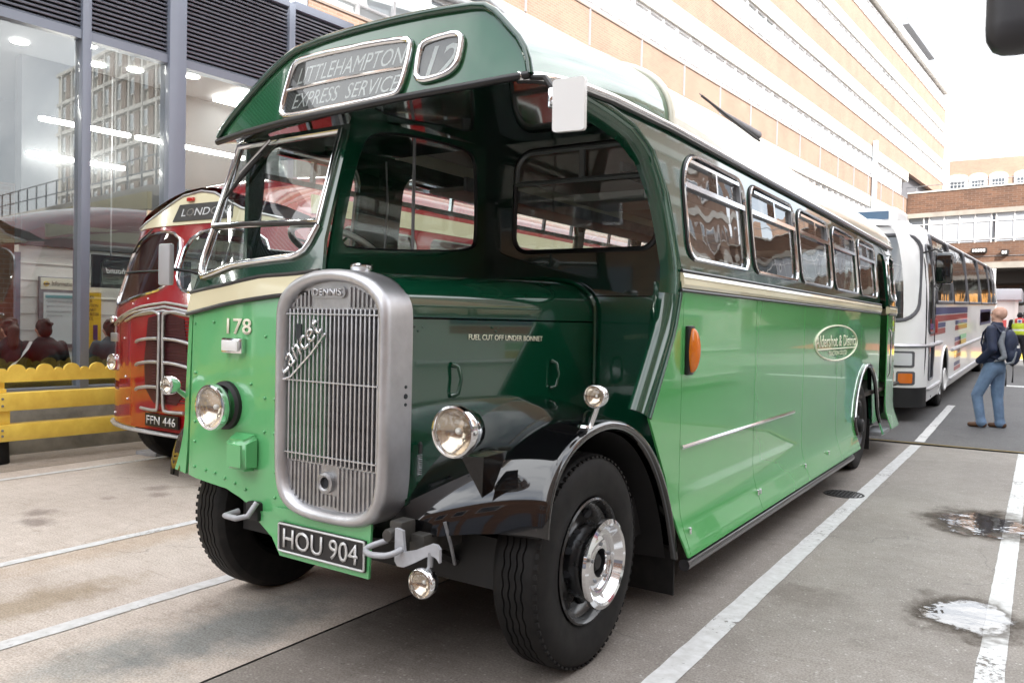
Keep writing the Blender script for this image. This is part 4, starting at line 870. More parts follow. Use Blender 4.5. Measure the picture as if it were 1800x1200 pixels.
# bonnet
bs = lambda y: -2.262+.125*(y-2.62); zt = lambda y: 1.748+.035*(y-2.6)/1.4
BY = [2.63, 2.9, 3.3, 3.7, 4.015]
loft('bonnet_side', [[Vector((bs(y), y, z)) for z in (.66, .9, 1.2, 1.4, 1.548)] for y in BY], DG, bus)
def btop(y):
    w_ = .24+.02*(y-2.6); zz_ = zt(y)
    return [Vector((bs(y)+.001, y, 1.556))]+[Vector((bs(y)-w_*(1-math.cos(t)), y, 1.60+(zz_-1.60)*math.sin(t))) for t in np.linspace(0, math.pi/2, 10)]+[Vector((-2.86, y, zz_+.004))]
loft('bonnet_top', [btop(y) for y in BY], DG, bus, ang=60)
tube('bonnet_rear_bead', [Vector((bs(4.0)+.012, 4.0, .8))]+[p+Vector((.012, -.01, .01)) for p in btop(4.0)], .012, DG, bus, n=6)
def bsurf(v): return Vector((bs(v.y)+.003+(v.x), v.y, v.z))
text('bonnet_lettering', 'FUEL CUT OFF UNDER BONNET', LET, bus, (0, 2.998, 1.458), (0, 1, -.018), (0, 0, 1), .545, .026, bold=.004, ext=.001, mapf=bsurf)
for y in (2.905, 3.63):
    tube('bonnet_handle', [(bs(y)+.004, y-.01, 1.345), (bs(y)+.03, y, 1.335), (bs(y)+.038, y+.012, 1.28), (bs(y)+.03, y, 1.215), (bs(y)+.004, y-.01, 1.205)], [.014, .009, .008, .009, .014], DG, bus, n=8)
bm = bmesh.new()
for y0 in (2.66, 3.16, 3.8):
    for k in range(6): bmesh.ops.create_icosphere(bm, subdivisions=1, radius=.006, matrix=Matrix.Translation((bs(y0)+.004, y0+.026*k, 1.515-.018*(k % 2))))
tag(finish('bonnet_rivets', bm, DG, bus, 60), kind='stuff')
ct = tube('bonnet_catch', [(bs(2.69)+.012, 2.70, 1.01), (bs(2.69)+.028, 2.685, 1.005), (bs(2.69)+.03, 2.68, .97)], .009, BLKM, bus, n=6)
tube('catch_spring', [(bs(2.69)+.028+.009*math.cos(t), 2.68+.009*math.sin(t), .965-.09*t/60) for t in np.linspace(0, 60, 160)], .0032, STEEL, ct, n=5)
# front wings
O_ = [(2.70, .70), (2.695, .80), (2.75, .935), (2.86, 1.035), (3.05, 1.105), (3.29, 1.128), (3.52, 1.075), (3.72, .965), (3.88, .81), (4.00, .63), (4.08, .45), (4.13, .28)]
I_ = [(2.60, .590), (2.585, .66), (2.64, .735), (2.75, .82), (2.92, .935), (3.15, 1.075), (3.45, 1.165), (3.70, 1.16), (3.88, 1.05), (4.0, .85), (4.06, .6), (4.09, .4)]
def relax(P, it=14):
    for _ in range(it): P = [P[0]]+[tuple((a[k]+2*b[k]+c[k])/4 for k in range(len(b))) for a, b, c in zip(P, P[1:], P[2:])]+[P[-1]]
    return P
O2 = relax(resample(O_, 60)); I2 = relax(resample(I_, 60))
def wsec(x, t, ins=0):
    s = []
    for (a, b), (c, d) in zip(I2, O2):
        k = t*t*(3-2*t)*.6+t*.4; y, z = a+(c-a)*k, b+(d-b)*k
        vy, vz = 3.25-y, .45-z; L_ = math.hypot(vy, vz); bul = .05*math.sin(math.pi*t)
        y += vy/L_*(ins-bul); z += vz/L_*(ins-bul); s.append(Vector((x, y, z)))
    return s
ws_ = [wsec(-2.42+.78*t, t) for t in np.linspace(0, 1, 26)]+[wsec(-1.618, 1, .004), wsec(-1.602, 1, .016), wsec(-1.598, 1, .03), wsec(-1.606, 1, .045), wsec(-1.63, 1, .052)]
loft('front_wing', ws_, BLK, bus, ang=60)
loft('front_wing', [[Vector((2*XC-p.x-.15, p.y-.13, p.z)) for p in s] for s in ws_[22:]], BLK, bus, ang=60)
loft('wing_liner', [[Vector((-2.3, p.y+.03, p.z-.04)) for p in wsec(0, 1, .07)], [Vector((-1.66, p.y, p.z)) for p in wsec(0, 1, .06)]], BLKM, bus)
mf = box('mudflap', (-1.88, 4.13, .25), (.50, .015, .34), RUB, bus); box('flap_clamp', (-1.88, 4.115, .415), (.5, .012, .03), STEEL, mf)
box('mudflap', (-1.86, 10.33, .3), (.36, .015, .36), RUB, bus)
# lamps
def lamp(name, c, Rr, dp, parent, body=CHR, tilt=(0, 0)):
    M = Matrix.Translation(c) @ Matrix.Rotation(rad(tilt[0]), 4, 'Z') @ MY
    b = lathe(name, [(0, -dp), (Rr*.45, -dp*.92), (Rr*.8, -dp*.62), (Rr*.96, -dp*.25), (Rr, -.012)], body, parent, M, 32, ang=60)
    lathe('rim', [(Rr*.99, -.03), (Rr*1.05, -.02), (Rr*1.07, 0), (Rr*1.03, .016), (Rr*.95, .018), (Rr*.90, .010), (Rr*.89, 0)], CHR, b, M, 36, ang=60)
    lathe('reflector', [(Rr*.9, .0), (Rr*.7, -Rr*.25), (Rr*.4, -Rr*.42), (0, -Rr*.5)], REFL, b, M, 28, ang=60)
    lathe('lens', [(Rr*.9, .006), (Rr*.6, .022), (Rr*.3, .03), (0, .033)], GLL, b, M, 28, ang=60)
    bm = bmesh.new(); bmesh.ops.create_icosphere(bm, subdivisions=2, radius=Rr*.14, matrix=Matrix.Translation(Vector(c)+Vector((0, Rr*.25, 0)))); finish('bulb', bm, WHT, b, 60)
    return b
h1 = lamp('headlamp', (-1.868, 2.455, 1.121), .097, .15, bus)
bm = bmesh.new(); vs = [bm.verts.new(p) for p in ((-1.87, 2.50, 1.02), (-1.79, 2.54, 1.02), (-1.85, 2.62, .84), (-1.86, 2.70, 1.02), (-1.80, 2.72, 1.02), (-1.84, 2.68, .86))]
bmesh.ops.convex_hull(bm, input=bm.verts[:]); finish('headlamp_bracket', bm, BLK, bus)
h2 = lamp('headlamp', (-3.345, 2.455, 1.10), .106, .08, bus)
lathe('headlamp_seat', [(0, 0), (.120, 0), (.118, .02), (.1, .03)], BLKM, bus, Matrix.Translation((-3.335, 2.532, 1.105)) @ MY, 28)
s1 = lamp('side_lamp', (-1.55, 3.0, 1.243), .047, .075, bus); tube('side_lamp_stalk', [(-1.555, 3.03, 1.2), (-1.60, 3.05, 1.10)], .012, CHR, bus, n=8)
lathe('stalk_foot', [(0, .012), (.03, .01), (.035, 0)], CHR, bus, Matrix.Translation((-1.615, 3.04, 1.105)) @ Matrix.Rotation(rad(-90), 4, 'Y'), 14)
s2 = lamp('side_lamp', (-3.72, 2.47, 1.182), .045, .07, bus); tube('side_lamp_stalk', [(-3.72, 2.52, 1.16), (-3.69, 2.58, 1.10)], .012, LG, bus, n=8)
fg = lamp('fog_lamp', (-1.985, 2.42, .522), .056, .075, bus); tube('fog_lamp_hanger', [(-1.98, 2.46, .575), (-1.985, 2.47, .63)], .012, STEEL, bus, n=8)
# dumb irons and hooks
hb = mat('grey_hook_paint', (.42, .43, .46), .35, coat=.4, nscale=14, nmix=.25)
tube('towing_hook', spl([(-2.24, 2.50, .63), (-2.285, 2.46, .61), (-2.295, 2.43, .598), (-2.25, 2.405, .592), (-2.17, 2.405, .60), (-2.135, 2.43, .612), (-2.13, 2.46, .62)]), .0125, hb, bus, n=10)
box('spring_hanger', (-2.185, 2.53, .675), (.07, .09, .09), GREASE, bus, bev=.012); lathe('shackle_pin', [(0, .05), (.024, .05), (.028, .04), (.028, -.06)], GREASE, bus, Matrix.Translation((-2.20, 2.50, .665)) @ MY, 18)
loft('bumper_iron', [[Vector((x, 2.46, z0)), Vector((x, 2.46, z1)), Vector((x, 2.475, z1)), Vector((x, 2.475, z0))] for x, z0, z1 in ((-2.165, .565, .70), (-2.15, .548, .70), (-2.125, .548, .695), (-2.115, .55, .612), (-2.06, .578, .628), (-2.01, .607, .652), (-1.975, .622, .668), (-1.95, .615, .667), (-1.935, .598, .652))], hb, bus, closed=True, caps=True, ang=25)
tube('towing_hook', [(-3.06, 2.5, .67), (-3.075, 2.46, .61), (-3.12, 2.43, .598), (-3.20, 2.43, .60), (-3.19, 2.5, .61)], .014, hb, bus, n=8)
box('dumb_iron', (-2.12, 2.87, .62), (.08, .66, .09), GREASE, bus, bev=.015); box('dumb_iron', (-3.1, 2.85, .62), (.09, .7, .09), BLKM, bus, bev=.015)
tube('front_axle', [(-3.35, 3.2, .43), (-3.1, 3.2, .36), (-2.2, 3.2, .36), (-1.95, 3.2, .43)], .05, BLKM, bus, n=8)
tube('leaf_spring', [(-2.12, 2.6, .60), (-2.12, 2.9, .45), (-2.12, 3.2, .42), (-2.12, 3.6, .5)], .035, BLKM, bus, n=6, sx=1, sy=.7)
tube('track_rod', [(-2.5, 2.98, .42), (-2.08, 3.02, .38)], .035, BLKM, bus, n=8); box('steering_arm', (-2.06, 3.05, .395), (.12, .09, .08), STEEL, bus, bev=.01)
tube('brake_hose', [(-2.02, 2.6, .72), (-2.0, 2.62, .62), (-2.04, 2.7, .52)], .008, STEEL, bus, n=6)
# indicator, mirror
ib = box('indicator_lamp', side(4.215, 1.41, .012), (.03, .085, .27), TRIM, bus, bev=.012)
bm = bmesh.new(); bmesh.ops.create_uvsphere(bm, u_segments=20, v_segments=14, radius=1, matrix=Matrix.Translation(side(4.21, 1.41, .03)) @ Matrix.Diagonal((.045, .036, .122, 1))); finish('amber_lens', bm, AMB, ib, 60)
mrr = sheet('rear_view_mirror', rr(-1.488, 2.225, -1.366, 2.412, (.012, .012, .012, .012), 3), WHT, bus, mapf=lambda a, b: (a+.06*(2.33-b)*.2, 2.5+(a+1.4)*.12, b), thick=.018)
tube('mirror_arm', [(-1.455, 2.53, 2.335), (-1.50, 2.55, 2.345), (-1.535, 2.57, 2.352)], [.02, .012, .012], CHR, mrr, n=8); box('arm_clamp', (-1.54, 2.58, 2.375), (.03, .03, .075), CHR, mrr, bev=.008)
tube('mirror_bracket', [(-1.54, 2.58, 2.41), (-1.60, 2.62, 2.47), (-1.70, 2.68, 2.50)], .011, BLKM, mrr, n=6)
om = box('rear_view_mirror', (-3.795, 2.50, 1.80), (.10, .03, .215), mat('mirror_back_grey', (.36, .36, .37), .35, coat=.3), bus, bev=.012); tube('mirror_arm', [(-3.79, 2.52, 1.78), (-3.73, 2.6, 1.77), (-3.70, 2.62, 1.76)], .01, BLKM, om, n=6)
# side crest lettering
cyy, czz = 8.09, 1.41
tube('crest_oval', [Vector(side(cyy+.93*math.cos(t), czz+.165*math.sin(t), .004)) for t in np.linspace(0, 2*math.pi, 49)[:-1]], .0075, LET, bus, True, 5)
sm_ = lambda v: Vector((side(v.y, v.z, .003)[0]+max(0, v.x), v.y, v.z))
text('operator_lettering', 'Aldershot & District', LET, bus, (0, 7.19, 1.375), (0, 1, 0), (0, 0, 1), 1.8, .11, bold=.004, ext=.001, mapf=sm_)
tube('crest_rule', [Vector(side(y, 1.357, .004)) for y in (7.24, 8.96)], .006, LET, bus, n=5)
text('operator_lettering', 'TRACTION CO LTD', LET, bus, (0, 7.7, 1.295), (0, 1, 0), (0, 0, 1), .8, .042, ext=.001, mapf=sm_)
# saloon interior
box('saloon_ceiling', (XC, 8.0, 2.66), (1.7, 7.7, .02), CEIL, bus)
for sx_ in (-1, 1):
    r_ = box('luggage_rack', (XC+sx_*.72, 8.0, 2.42), (.30, 7.4, .03), INT if sx_ > 0 else CEIL, bus); box('rack_lip', (XC+sx_*.57, 8.0, 2.45), (.02, 7.4, .09), STEEL, r_)
box('folded_blind', (-2.35, 4.9, 2.36), (.5, .5, .05), mat('pale_paper', (.5, .52, .52), .5), bus)
sbase = None
for k in range(7):
    for sx_ in (-1, 1):
        if sbase is None:
            bm = bmesh.new(); bbox(bm, (0, 0, .22), (.80, .42, .12)); bbox(bm, (0, .24, .58), (.80, .10, .74)); bmesh.ops.bevel(bm, geom=bm.edges[:], offset=.035, segments=2, affect='EDGES')
            sbase = finish('passenger_seat', bm, SEAT, None, 50); o = sbase
        else: o = sbase.copy(); COL.objects.link(o)
        o.location = (XC+sx_*.53, 4.75+k*.92, .95); attach(o, bus)
# wheels
def wheel(c, sg=1, ring=True, parent=bus, hub=CHR, ww=.245):
    M = Matrix.Translation(c) @ (Matrix.Identity(4) if sg > 0 else Matrix.Rotation(math.pi, 4, 'Z'))
    pr = [(.272, -.035), (.30, -.010), (.33, -.002), (.37, .006), (.415, .004), (.45, -.010), (.466, -.024), (.474, -.034)]
    zz_ = set(); x = -.045; tread = [(.4785, x)]
    for gx in (-.075, -.105, -.137, -.167):
        for q, dx in ((.480, .0045), (.471, .003), (.471, -.003), (.480, -.0045)): zz_.add(len(pr)+len(tread)); tread.append((q, gx+dx))
    tread.append((.4785, -.20)); pr = pr+tread+[(.474, -.211), (.45, -.236), (.40, -.25), (.30, -.235), (.272, -.21)]
    wb = lambda i, k: (.0032 if i % 4 < 2 else -.0032) if k in zz_ else 0
    t = lathe('wheel', pr, RUB, parent, M, 144, wb, 28)
    bm = bmesh.new()
    for i in range(72):
        a = 2*math.pi*i/72; Mt = M @ Matrix.Rotation(a, 4, 'X') @ Matrix.Translation((-.026, 0, .466)); bmesh.ops.create_cube(bm, size=1, matrix=Mt @ Matrix.Diagonal((.026, .022, .009, 1)))
    tag(finish('shoulder_lugs', bm, RUB, t, 30), kind='stuff')
    lathe('rim', [(.276, -.03), (.283, -.012), (.274, -.006), (.262, -.018), (.255, -.05), (.236, -.058), (.222, -.085), (.21, -.10), (.165, -.075), (.155, -.06), (.0, -.06)], BLKR, t, M, 48, ang=40)
    for k in range(8):
        a = 2*math.pi*k/8+.3; lathe('hand_hole', [(0, 0), (.024, 0), (.028, -.012)], BACKD, t, M @ Matrix.Rotation(a, 4, 'X') @ Matrix.Translation((-.082, 0, .205)) @ Matrix.Rotation(rad(25), 4, 'Y'), 12)
    if ring:
        lathe('hub_trim', [(.062, .03), (.064, .036), (.105, .036), (.115, .03), (.132, .026), (.15, .032), (.160, .052), (.168, .068), (.18, .074), (.198, .066), (.201, .052), (.192, .04), (.175, .03), (.165, -.06)], hub, t, M, 48, ang=35)
        lathe('hub_cap', [(0, .028), (.03, .026), (.045, .01), (.05, -.02), (.062, -.03), (.062, .03)], BLKM, t, M, 24)
        for k in range(5): a = 2*math.pi*k/5; lathe('stud', [(0, .045), (.008, .044), (.009, .034)], STEEL, t, M @ Matrix.Rotation(a, 4, 'X') @ Matrix.Translation((0, 0, .085)), 8)
    else:
        lathe('hub_cap', [(0, .05), (.06, .048), (.075, .03), (.08, -.06)], BLKM, t, M, 24)
        for k in range(8): a = 2*math.pi*k/8; lathe('stud', [(0, -.02), (.014, -.022), (.015, -.06)], STEEL, t, M @ Matrix.Rotation(a, 4, 'X') @ Matrix.Translation((0, 0, .12)), 8)
    return t
wheel((-1.655, 3.22, .478)); wheel((-3.82, 3.17, .478), -1, False)
wheel((-1.66, 9.55, .478), 1, False); wheel((-3.66, 9.55, .478), -1, False)
# ================================================================== maroon coach behind on the left
rc = thing('maroon_coach', 'maroon and cream vintage coach with chrome curved grille bars, parked behind the yellow barrier rail', 'coach', (-6.55, 9, 0))
RX = -6.70; RH = 1.30
def ry(x, z, o=0): return 4.40+.30*(abs(x-RX)/RH)**3+.32*max(0, z-1.55)-o
def rp(x, z, o=0): return Vector((x, ry(x, z, o), z))
RCX = list(np.arange(RX-1.15, RX+1.2, .1))
MIR = lambda P: [(2*RX-a, b) for a, b in P][::-1]
wsl = smooth_loop([(-7.720, 1.60), (-7.790, 1.70), (-7.720, 2.31), (-6.740, 2.335), (-6.720, 1.79), (-7.220, 1.70)], 2)
sheet('front_panel', [(RX-RH, .47), (RX+RH, .47), (RX+RH, 2.40), (RX-RH, 2.40)], RED, rc, [wsl, MIR(wsl)], lambda a, b: rp(a, b), cuta=RCX, cutb=[1.55], thick=.02)
for P in (wsl, MIR(wsl)):
    g = sheet('windscreen', P, GLF, rc, mapf=lambda a, b: rp(a, b, .004), cuta=RCX, cutb=[1.8])
    tube('chrome_frame', [rp(a, b, .008) for a, b in P], .016, CHR, g, True, 6)
    xs_ = [p[0] for p in P]; tube('windscreen_rail', [rp(x, 1.945, .012) for x in np.linspace(min(xs_)+.02, max(xs_)-.01, 6)], .010, TRIM, g, n=6)
tube('skirt_strip', [rp(x, .44, .0) for x in np.linspace(RX-RH, RX+RH, 20)], .034, ALU, rc, n=8, sx=1, sy=.6)
dest = [(-7.780, 2.405), (-7.570, 2.45), (-7.340, 2.51), (-7.120, 2.60), (-6.940, 2.675), (-6.670, 2.705)]
dp_ = dest+[(2*RX-a, b) for a, b in dest[::-1][1:]]+[(2*RX+7.78, 2.385), (-7.780, 2.385)]
sheet('cream_fascia', dp_, CREAM, rc, mapf=lambda a, b: rp(a, b, .012), cuta=RCX, thick=.02)
tube('fascia_bead', [rp(a, b, .012) for a, b in dest+[(2*RX-a, b) for a, b in dest[::-1][1:]]], .014, ALU, rc, n=6)
bl = sheet('destination_blind', [(-6.980, 2.42), (-6.940, 2.585), (-6.170, 2.585), (-6.130, 2.42)], BLD, rc, mapf=lambda a, b: rp(a, b, .022), thick=.01, cuta=RCX)
text('lettering', 'LONDON', LETW, bl, (-6.860, 4.6, 2.465), (1, 0, 0), (0, 0, 1), .66, .075, bold=.01, mapf=lambda v: rp(v.x, v.z, .025))
text('lettering', 'L', LETW, bl, (-6.280, 4.6, 2.465), (1, 0, 0), (0, 0, 1), .05, .075, bold=.01, mapf=lambda v: rp(v.x, v.z, .025)) if False else None
box('red_marker_lamp', rp(-6.780, 2.63, .03), (.10, .03, .04), mat('red_lens', (.5, .02, .01), .2, coat=1), rc, bev=.01)
rtop = [(RX-RH, 2.42), (-7.740, 2.53), (-7.420, 2.60), (-7.140, 2.68), (-6.920, 2.73), (-6.670, 2.745)]
rt = resample(rtop+[(2*RX-a, b) for a, b in rtop[::-1][1:]], 33)[::-1]
def rs2(y, w_, zg, h, e=.78): return [Vector((RX+w_*math.copysign(abs(math.cos(t))**e, math.cos(t)), y, zg+h*abs(math.sin(t))**e)) for t in np.linspace(0, math.pi, 33)]
es = rs2(6.3, RH-.06, 2.62, .42); dm = []
for t in (0, .06, .2, .4, .7, 1):
    k = math.sin(t*math.pi/2); dm.append([Vector(((x+(e.x-x)*k), ry(x, z, .004)+(e.y-ry(x, z))*t, z+(e.z-z)*k)) for (x, z), e in zip(rt, es)])
loft('roof', dm+[rs2(y, (RH-.06)*q, 2.62, .42*q) for y, q in ((9, 1), (12.5, 1), (13.6, .95), (14.3, .75), (14.6, .5))], RED, rc, ang=60)
for x in (RX-.25, RX+.1, RX+.45, RX+.7): tube('roof_rib', [(x, 6.4, 3.02-.28*abs((x-RX)/1.14)**2.4), (x, 12.5, 3.02-.28*abs((x-RX)/1.14)**2.4)], .012, RED, rc, n=6)
def rx(z, sg): return RX+sg*(RH-.07*max(0, (z-1.6)/1.0))
rw = [(5.35+1.28*k, 6.42+1.28*k) for k in range(7)]
for sg in (1, -1):
    mf_ = lambda y, z, sg=sg: (rx(z, sg), y, z)
    sheet('side_panel', [(4.75, .47)]+[p for p in arch(5.3, .56, .5, .47) if p[0] > 4.8]+arch(10.6, .56, .5, .47)+[(14.5, .47), (14.5, 2.46), (5.0, 2.46), (4.72, 1.6)], RED, rc, [rr(a, 1.72, b, 2.40, .11) for a, b in rw], mf_, cutb=[1.6], thick=.03)
    sheet('cream_cantrail', [(5.0, 2.463), (14.5, 2.463), (14.5, 2.63), (5.0, 2.63)], CREAM, rc, mapf=lambda y, z, sg=sg: (rx(z, sg)+sg*.012, y, z), thick=.02)
    for a, b in rw:
        g = sheet('side_window', rr(a, 1.72, b, 2.40, .11), GLS, rc, mapf=lambda y, z, sg=sg: (rx(z, sg)-sg*.015, y, z)); tube('pale_frame', [(rx(z, sg)+sg*.004, y, z) for y, z in rr(a, 1.72, b, 2.40, .11)], .017, WFR, g, True, 6)
box('inner_floor', (RX, 9.7, .85), (2.1, 9, .05), INT, rc); box('rear_panel', (RX, 14.5, 1.5), (2.2, .04, 2.2), RED, rc); box('inner_ceiling', (RX, 9.8, 2.72), (1.7, 8, .03), CEIL, rc)
box('dashboard', (RX, 5.05, 1.55), (2.0, .25, .2), INT, rc, bev=.03)
for k in range(6):
    for dx in (-.6, .6): box('passenger_seat', (RX+dx, 6.6+k*1.15, 1.4), (.85, .14, .75), SEAT, rc, bev=.04)
# grille and mouldings
GRM = mat('maroon_grille_mesh', (.07, .008, .012), .5, nscale=30, nmix=.5)
gp = [(-6.940, 1.50), (-7.000, 1.1), (-6.980, .85), (-6.840, .72), (-6.500, .72), (-6.360, .85), (-6.340, 1.1), (-6.400, 1.50), (-6.670, 1.55)]
gg = sheet('grille_mesh', gp, GRM, rc, mapf=lambda a, b: rp(a, b, .008), thick=.005)
for z in np.arange(.75, 1.5, .028): tube('mesh_wire', [rp(x, z, .011) for x in (-6.86+.12*max(0, (.85-z)/.13), -6.670, -6.24-.12*max(0, (.85-z)/.13))], .004, GRM, gg, n=4)
for sg in (-1, 1):
    q = lambda dx: RX+sg*dx
    tube('grille_upright', spl([rp(q(.33), .66, .02), rp(q(.10), .655, .025), rp(q(.045), .70, .03), rp(q(.035), 1.0, .03), rp(q(.03), 1.48, .03), rp(q(.06), 1.545, .03), rp(q(.2), 1.56, .025), rp(q(.45), 1.52, .02)]), .015, ALU, rc, n=8)
    for z in (.845, 1.075, 1.29): tube('grille_bar', spl([rp(q(.42), z-.02, .02), rp(q(.36), z+.0, .03), rp(q(.2), z+.02, .03), rp(q(.05), z+.025, .03)]), .0155, ALU, rc, n=8)
    for k, (o_, zz_) in enumerate(((1.0, 1.435), (.82, 1.465), (.66, 1.475))):
        tube('swept_moulding', spl([rp(q(o_), zz_-.01+k*.0, .012), rp(q(o_*.75), zz_+.075-k*.02, .014), rp(q(.4), 1.60-.038*k, .014), rp(q(.0), 1.645-.038*k, .014)]), .013, ALU, rc, n=6)
    lamp('headlamp', rp(q(1.03), 1.05, .03), .078, .1, rc)
    lamp('fog_lamp', rp(q(1.10), 1.475, .02), .032, .05, rc); box('flasher_lamp', rp(q(1.0), 1.30, .012), (.12, .03, .085), ALU, rc, bev=.008)
    tube('wiper_arm', [rp(q(.55), 2.36, .05), rp(q(.85), 2.25, .03), rp(q(1.0), 2.15, .02)], .009, TRIM, rc, n=5)
bm = bmesh.new()
for (x, z) in [(-7.420, 1.5), (-7.270, 1.63), (-7.020, 1.68), (-7.400, 1.3), (-7.370, .93), (-7.320, .72), (-7.720, .55)]: bmesh.ops.create_icosphere(bm, subdivisions=1, radius=.012, matrix=Matrix.Translation(rp(x, z, .003)))
finish('panel_studs', bm, CHR, rc, 60)
np2 = box('number_plate', rp(-6.675, .565, .025), (.50, .02, .115), PLATE, rc); text('registration', 'FFN 446', SILV, np2, rp(-6.895, .527, .041), (1, 0, 0), (0, 0, 1), .44, .078, bold=.006, ext=.002)
wheel((RX-1.17, 5.3, .478), -1, False, rc); wheel((RX+1.17, 5.3, .478), 1, False, rc); wheel((RX-1.17, 10.6, .478), -1, False, rc); wheel((RX+1.17, 10.6, .478), 1, False, rc)
tag(box('ramp_plate', (-8.1, 5.35, .02), (.32, .5, .035), hb, None, rz=.1), 'flat grey metal plate lying on the ground beside the maroon coach front wheel', 'metal plate')
# ================================================================== white modern coach (built at the origin, then moved)
wc = thing('white_coach', 'white coach with blue and red stripes parked behind the green coach, black mirror out', 'coach', (0, 0, 0))
WIN2_ = mat('blue_sign_glass', (.12, .2, .3), .1, coat=1); BLUE = mat('blue_stripe', (.075, .10, .30), .3, coat=.6); REDS = mat('red_stripe', (.55, .09, .09), .3, coat=.6); GASK = mat('grey_window_gasket', (.10, .10, .11), .45)
WX = [(.25, -.05), (.4, 0), (1.8, 0), (2.1, -.01), (2.4, -.04), (2.7, -.09), (2.9, -.15), (3.02, -.24), (3.12, -.42), (3.2, -.75), (3.24, -1.25)]
def wx(z): return smap(z, WX)
def wfr(s): return 0 if s > .45 else .45-math.sqrt(max(.2025-(.45-s)**2, 0))
def wside(s, z, o=0, sg=1):
    x = wx(z)+o-wfr(max(s, 0)); return (x if sg > 0 else -2.5-x, s, z)
WZC = [.4, 1.8, 2.1, 2.4, 2.7, 2.9]; WYC = [.03, .08, .15, .25, .45]
def wwin(a, b): return rr(a, 1.83, b, 2.92, (.08, .08, .13, .13), 4)
ww_ = [(1.12, 3.5), (3.62, 6.45), (6.59, 9.8), (9.94, 13.15), (13.3, 14.8), (14.92, 15.9)]
wa_ = arch(2.55, .56, .5, .26, 16); wb_ = arch(11.6, .56, .5, .26, 16)
for sg in (1, -1):
    wm_ = lambda a, b, o=0, sg=sg: wside(a, b, o, sg)
    hol = [wwin(a, b) for a, b in ww_]+([rr(.36, 1.35, .93, 2.72, .1, 4), rr(.42, .62, .90, 1.16, .05, 3)] if sg > 0 else [])
    sheet('side_panel', [(.02, .26)]+wa_+wb_+[(16.2, .26), (16.2, 2.99), (.02, 2.99)], WHG, wc, hol, lambda a, b, sg=sg: wside(a, b, 0, sg), cuta=WYC, cutb=WZC)
    for a, b in ww_:
        g = sheet('side_window', wwin(a, b), GLS, wc, mapf=lambda a, b, sg=sg: wside(a, b, -.01, sg), cutb=WZC); tube('window_gasket', [wside(y, z, .006, sg) for y, z in wwin(a, b)], .03, GASK, g, True, 6)
    if sg > 0:
        dw = rr(.36, 1.35, .93, 2.72, .1, 4); g = sheet('door_window', dw, GLS, wc, mapf=lambda a, b: wside(a, b, -.01), cutb=WZC, cuta=WYC); tube('window_gasket', [wside(y, z, .006) for y, z in dw], .02, GASK, g, True, 6)
        dw = rr(.42, .62, .90, 1.16, .05, 3); g = sheet('door_lower_window', dw, DGL, wc, mapf=lambda a, b: wside(a, b, -.008)); tube('window_gasket', [wside(y, z, .004) for y, z in dw], .014, GASK, g, True, 6)
        for s in (.28, 1.02): tube('door_edge', [wside(s, z, .003) for z in (.3, 1.0, 1.8, 2.4, 2.85)], .011, TRIM, wc, n=5)
        box('door_handle', wside(.96, 1.45, .03), (.05, .06, .22), mat('red_handle', (.45, .06, .05), .4), wc, bev=.01)
    st1 = lambda nm, a, b, z0, z1, m_: sheet(nm, [(a, z0), (b, z0), (b, z1), (a, z1)], m_, wc, mapf=lambda y, z, sg=sg: wside(y, z, .004, sg))
    st1('blue_stripe', 1.08, 6.5, 1.63, 1.75, BLUE); st1('red_stripe', 1.08, 6.5, 1.51, 1.615, REDS)
    for a, b in ((.5, 1.0), (1.1, 2.5), (4.1, 6.5)): st1('blue_stripe', a, b, 1.41, 1.49, BLUE); st1('red_stripe', a, b, 1.30, 1.395, REDS)
    for z in ((.52, .76, 1.0) if sg > 0 else ()): st1('blue_stripe', 4.1, 5.2, z+.09, z+.165, BLUE); st1('red_stripe', 4.1, 5.3, z, z+.075, REDS)
    fr_ = st1('notice_panel', 9.9, 13.6, 1.28, 1.68, mat('navy_frame', (.06, .06, .16), .4) if sg > 0 else bpy.data.materials['navy_frame']); st1('notice_print', 10.1, 13.4, 1.35, 1.61, mat('pink_print', (.62, .35, .38), .5) if sg > 0 else bpy.data.materials['pink_print'])
    st1('yellow_label', 5.0, 6.4, .99, 1.08, mat('label_yellow', (.7, .5, .15), .5) if sg > 0 else bpy.data.materials['label_yellow']); st1('green_label', 5.0, 6.4, 1.10, 1.19, mat('label_green', (.3, .6, .35), .5) if sg > 0 else bpy.data.materials['label_green'])
    tube('rub_rail', [wside(s, 1.16 if s < 2 else 1.20, .012, sg) for s in (.05, .2, .5, 1.9)], .03, ALU, wc, n=6); tube('rub_rail', [wside(s, .95, .012, sg) for s in (3.6, 16.1)], .03, ALU, wc, n=6)
    tube('skirt_rail', [wside(s, .42, .012, sg) for s in (3.3, 16.1)], .025, ALU, wc, n=6); tube('skirt_rail', [wside(s, .48, .012, sg) for s in (.1, .4, 1.9)], .025, ALU, wc, n=6)
    tube('arch_trim', [wside(y, z, .005, sg) for y, z in wa_], .02, WHG, wc, n=6)
wroof = [(0-wx(z)*-1, z) for z in (2.985, 3.02, 3.08, 3.12, 3.17, 3.2, 3.225, 3.24)]
def wsec2(y, q, zq=1):
    P = [(x, z) for x, z in wroof]; P += [(-2.5-x, z) for x, z in P[::-1]]
    return [Vector((-1.25+(x+1.25)*q, y, 2.985+(z-2.985)*zq)) for x, z in P]
loft('roof', [wsec2(.10, .80, .2), wsec2(.25, .88, .6), wsec2(.6, .97, .95), wsec2(1.0, 1), wsec2(15, 1), wsec2(15.9, .97, .8), wsec2(16.25, .9, .2)], WHG, wc, ang=50)
box('roof_hatch', (-1.0, 4.2, 3.25), (.8, 1.0, .10), WHG, wc, bev=.03); box('roof_hatch', (-1.1, 9.2, 3.25), (.8, 1.0, .08), WHG, wc, bev=.03)
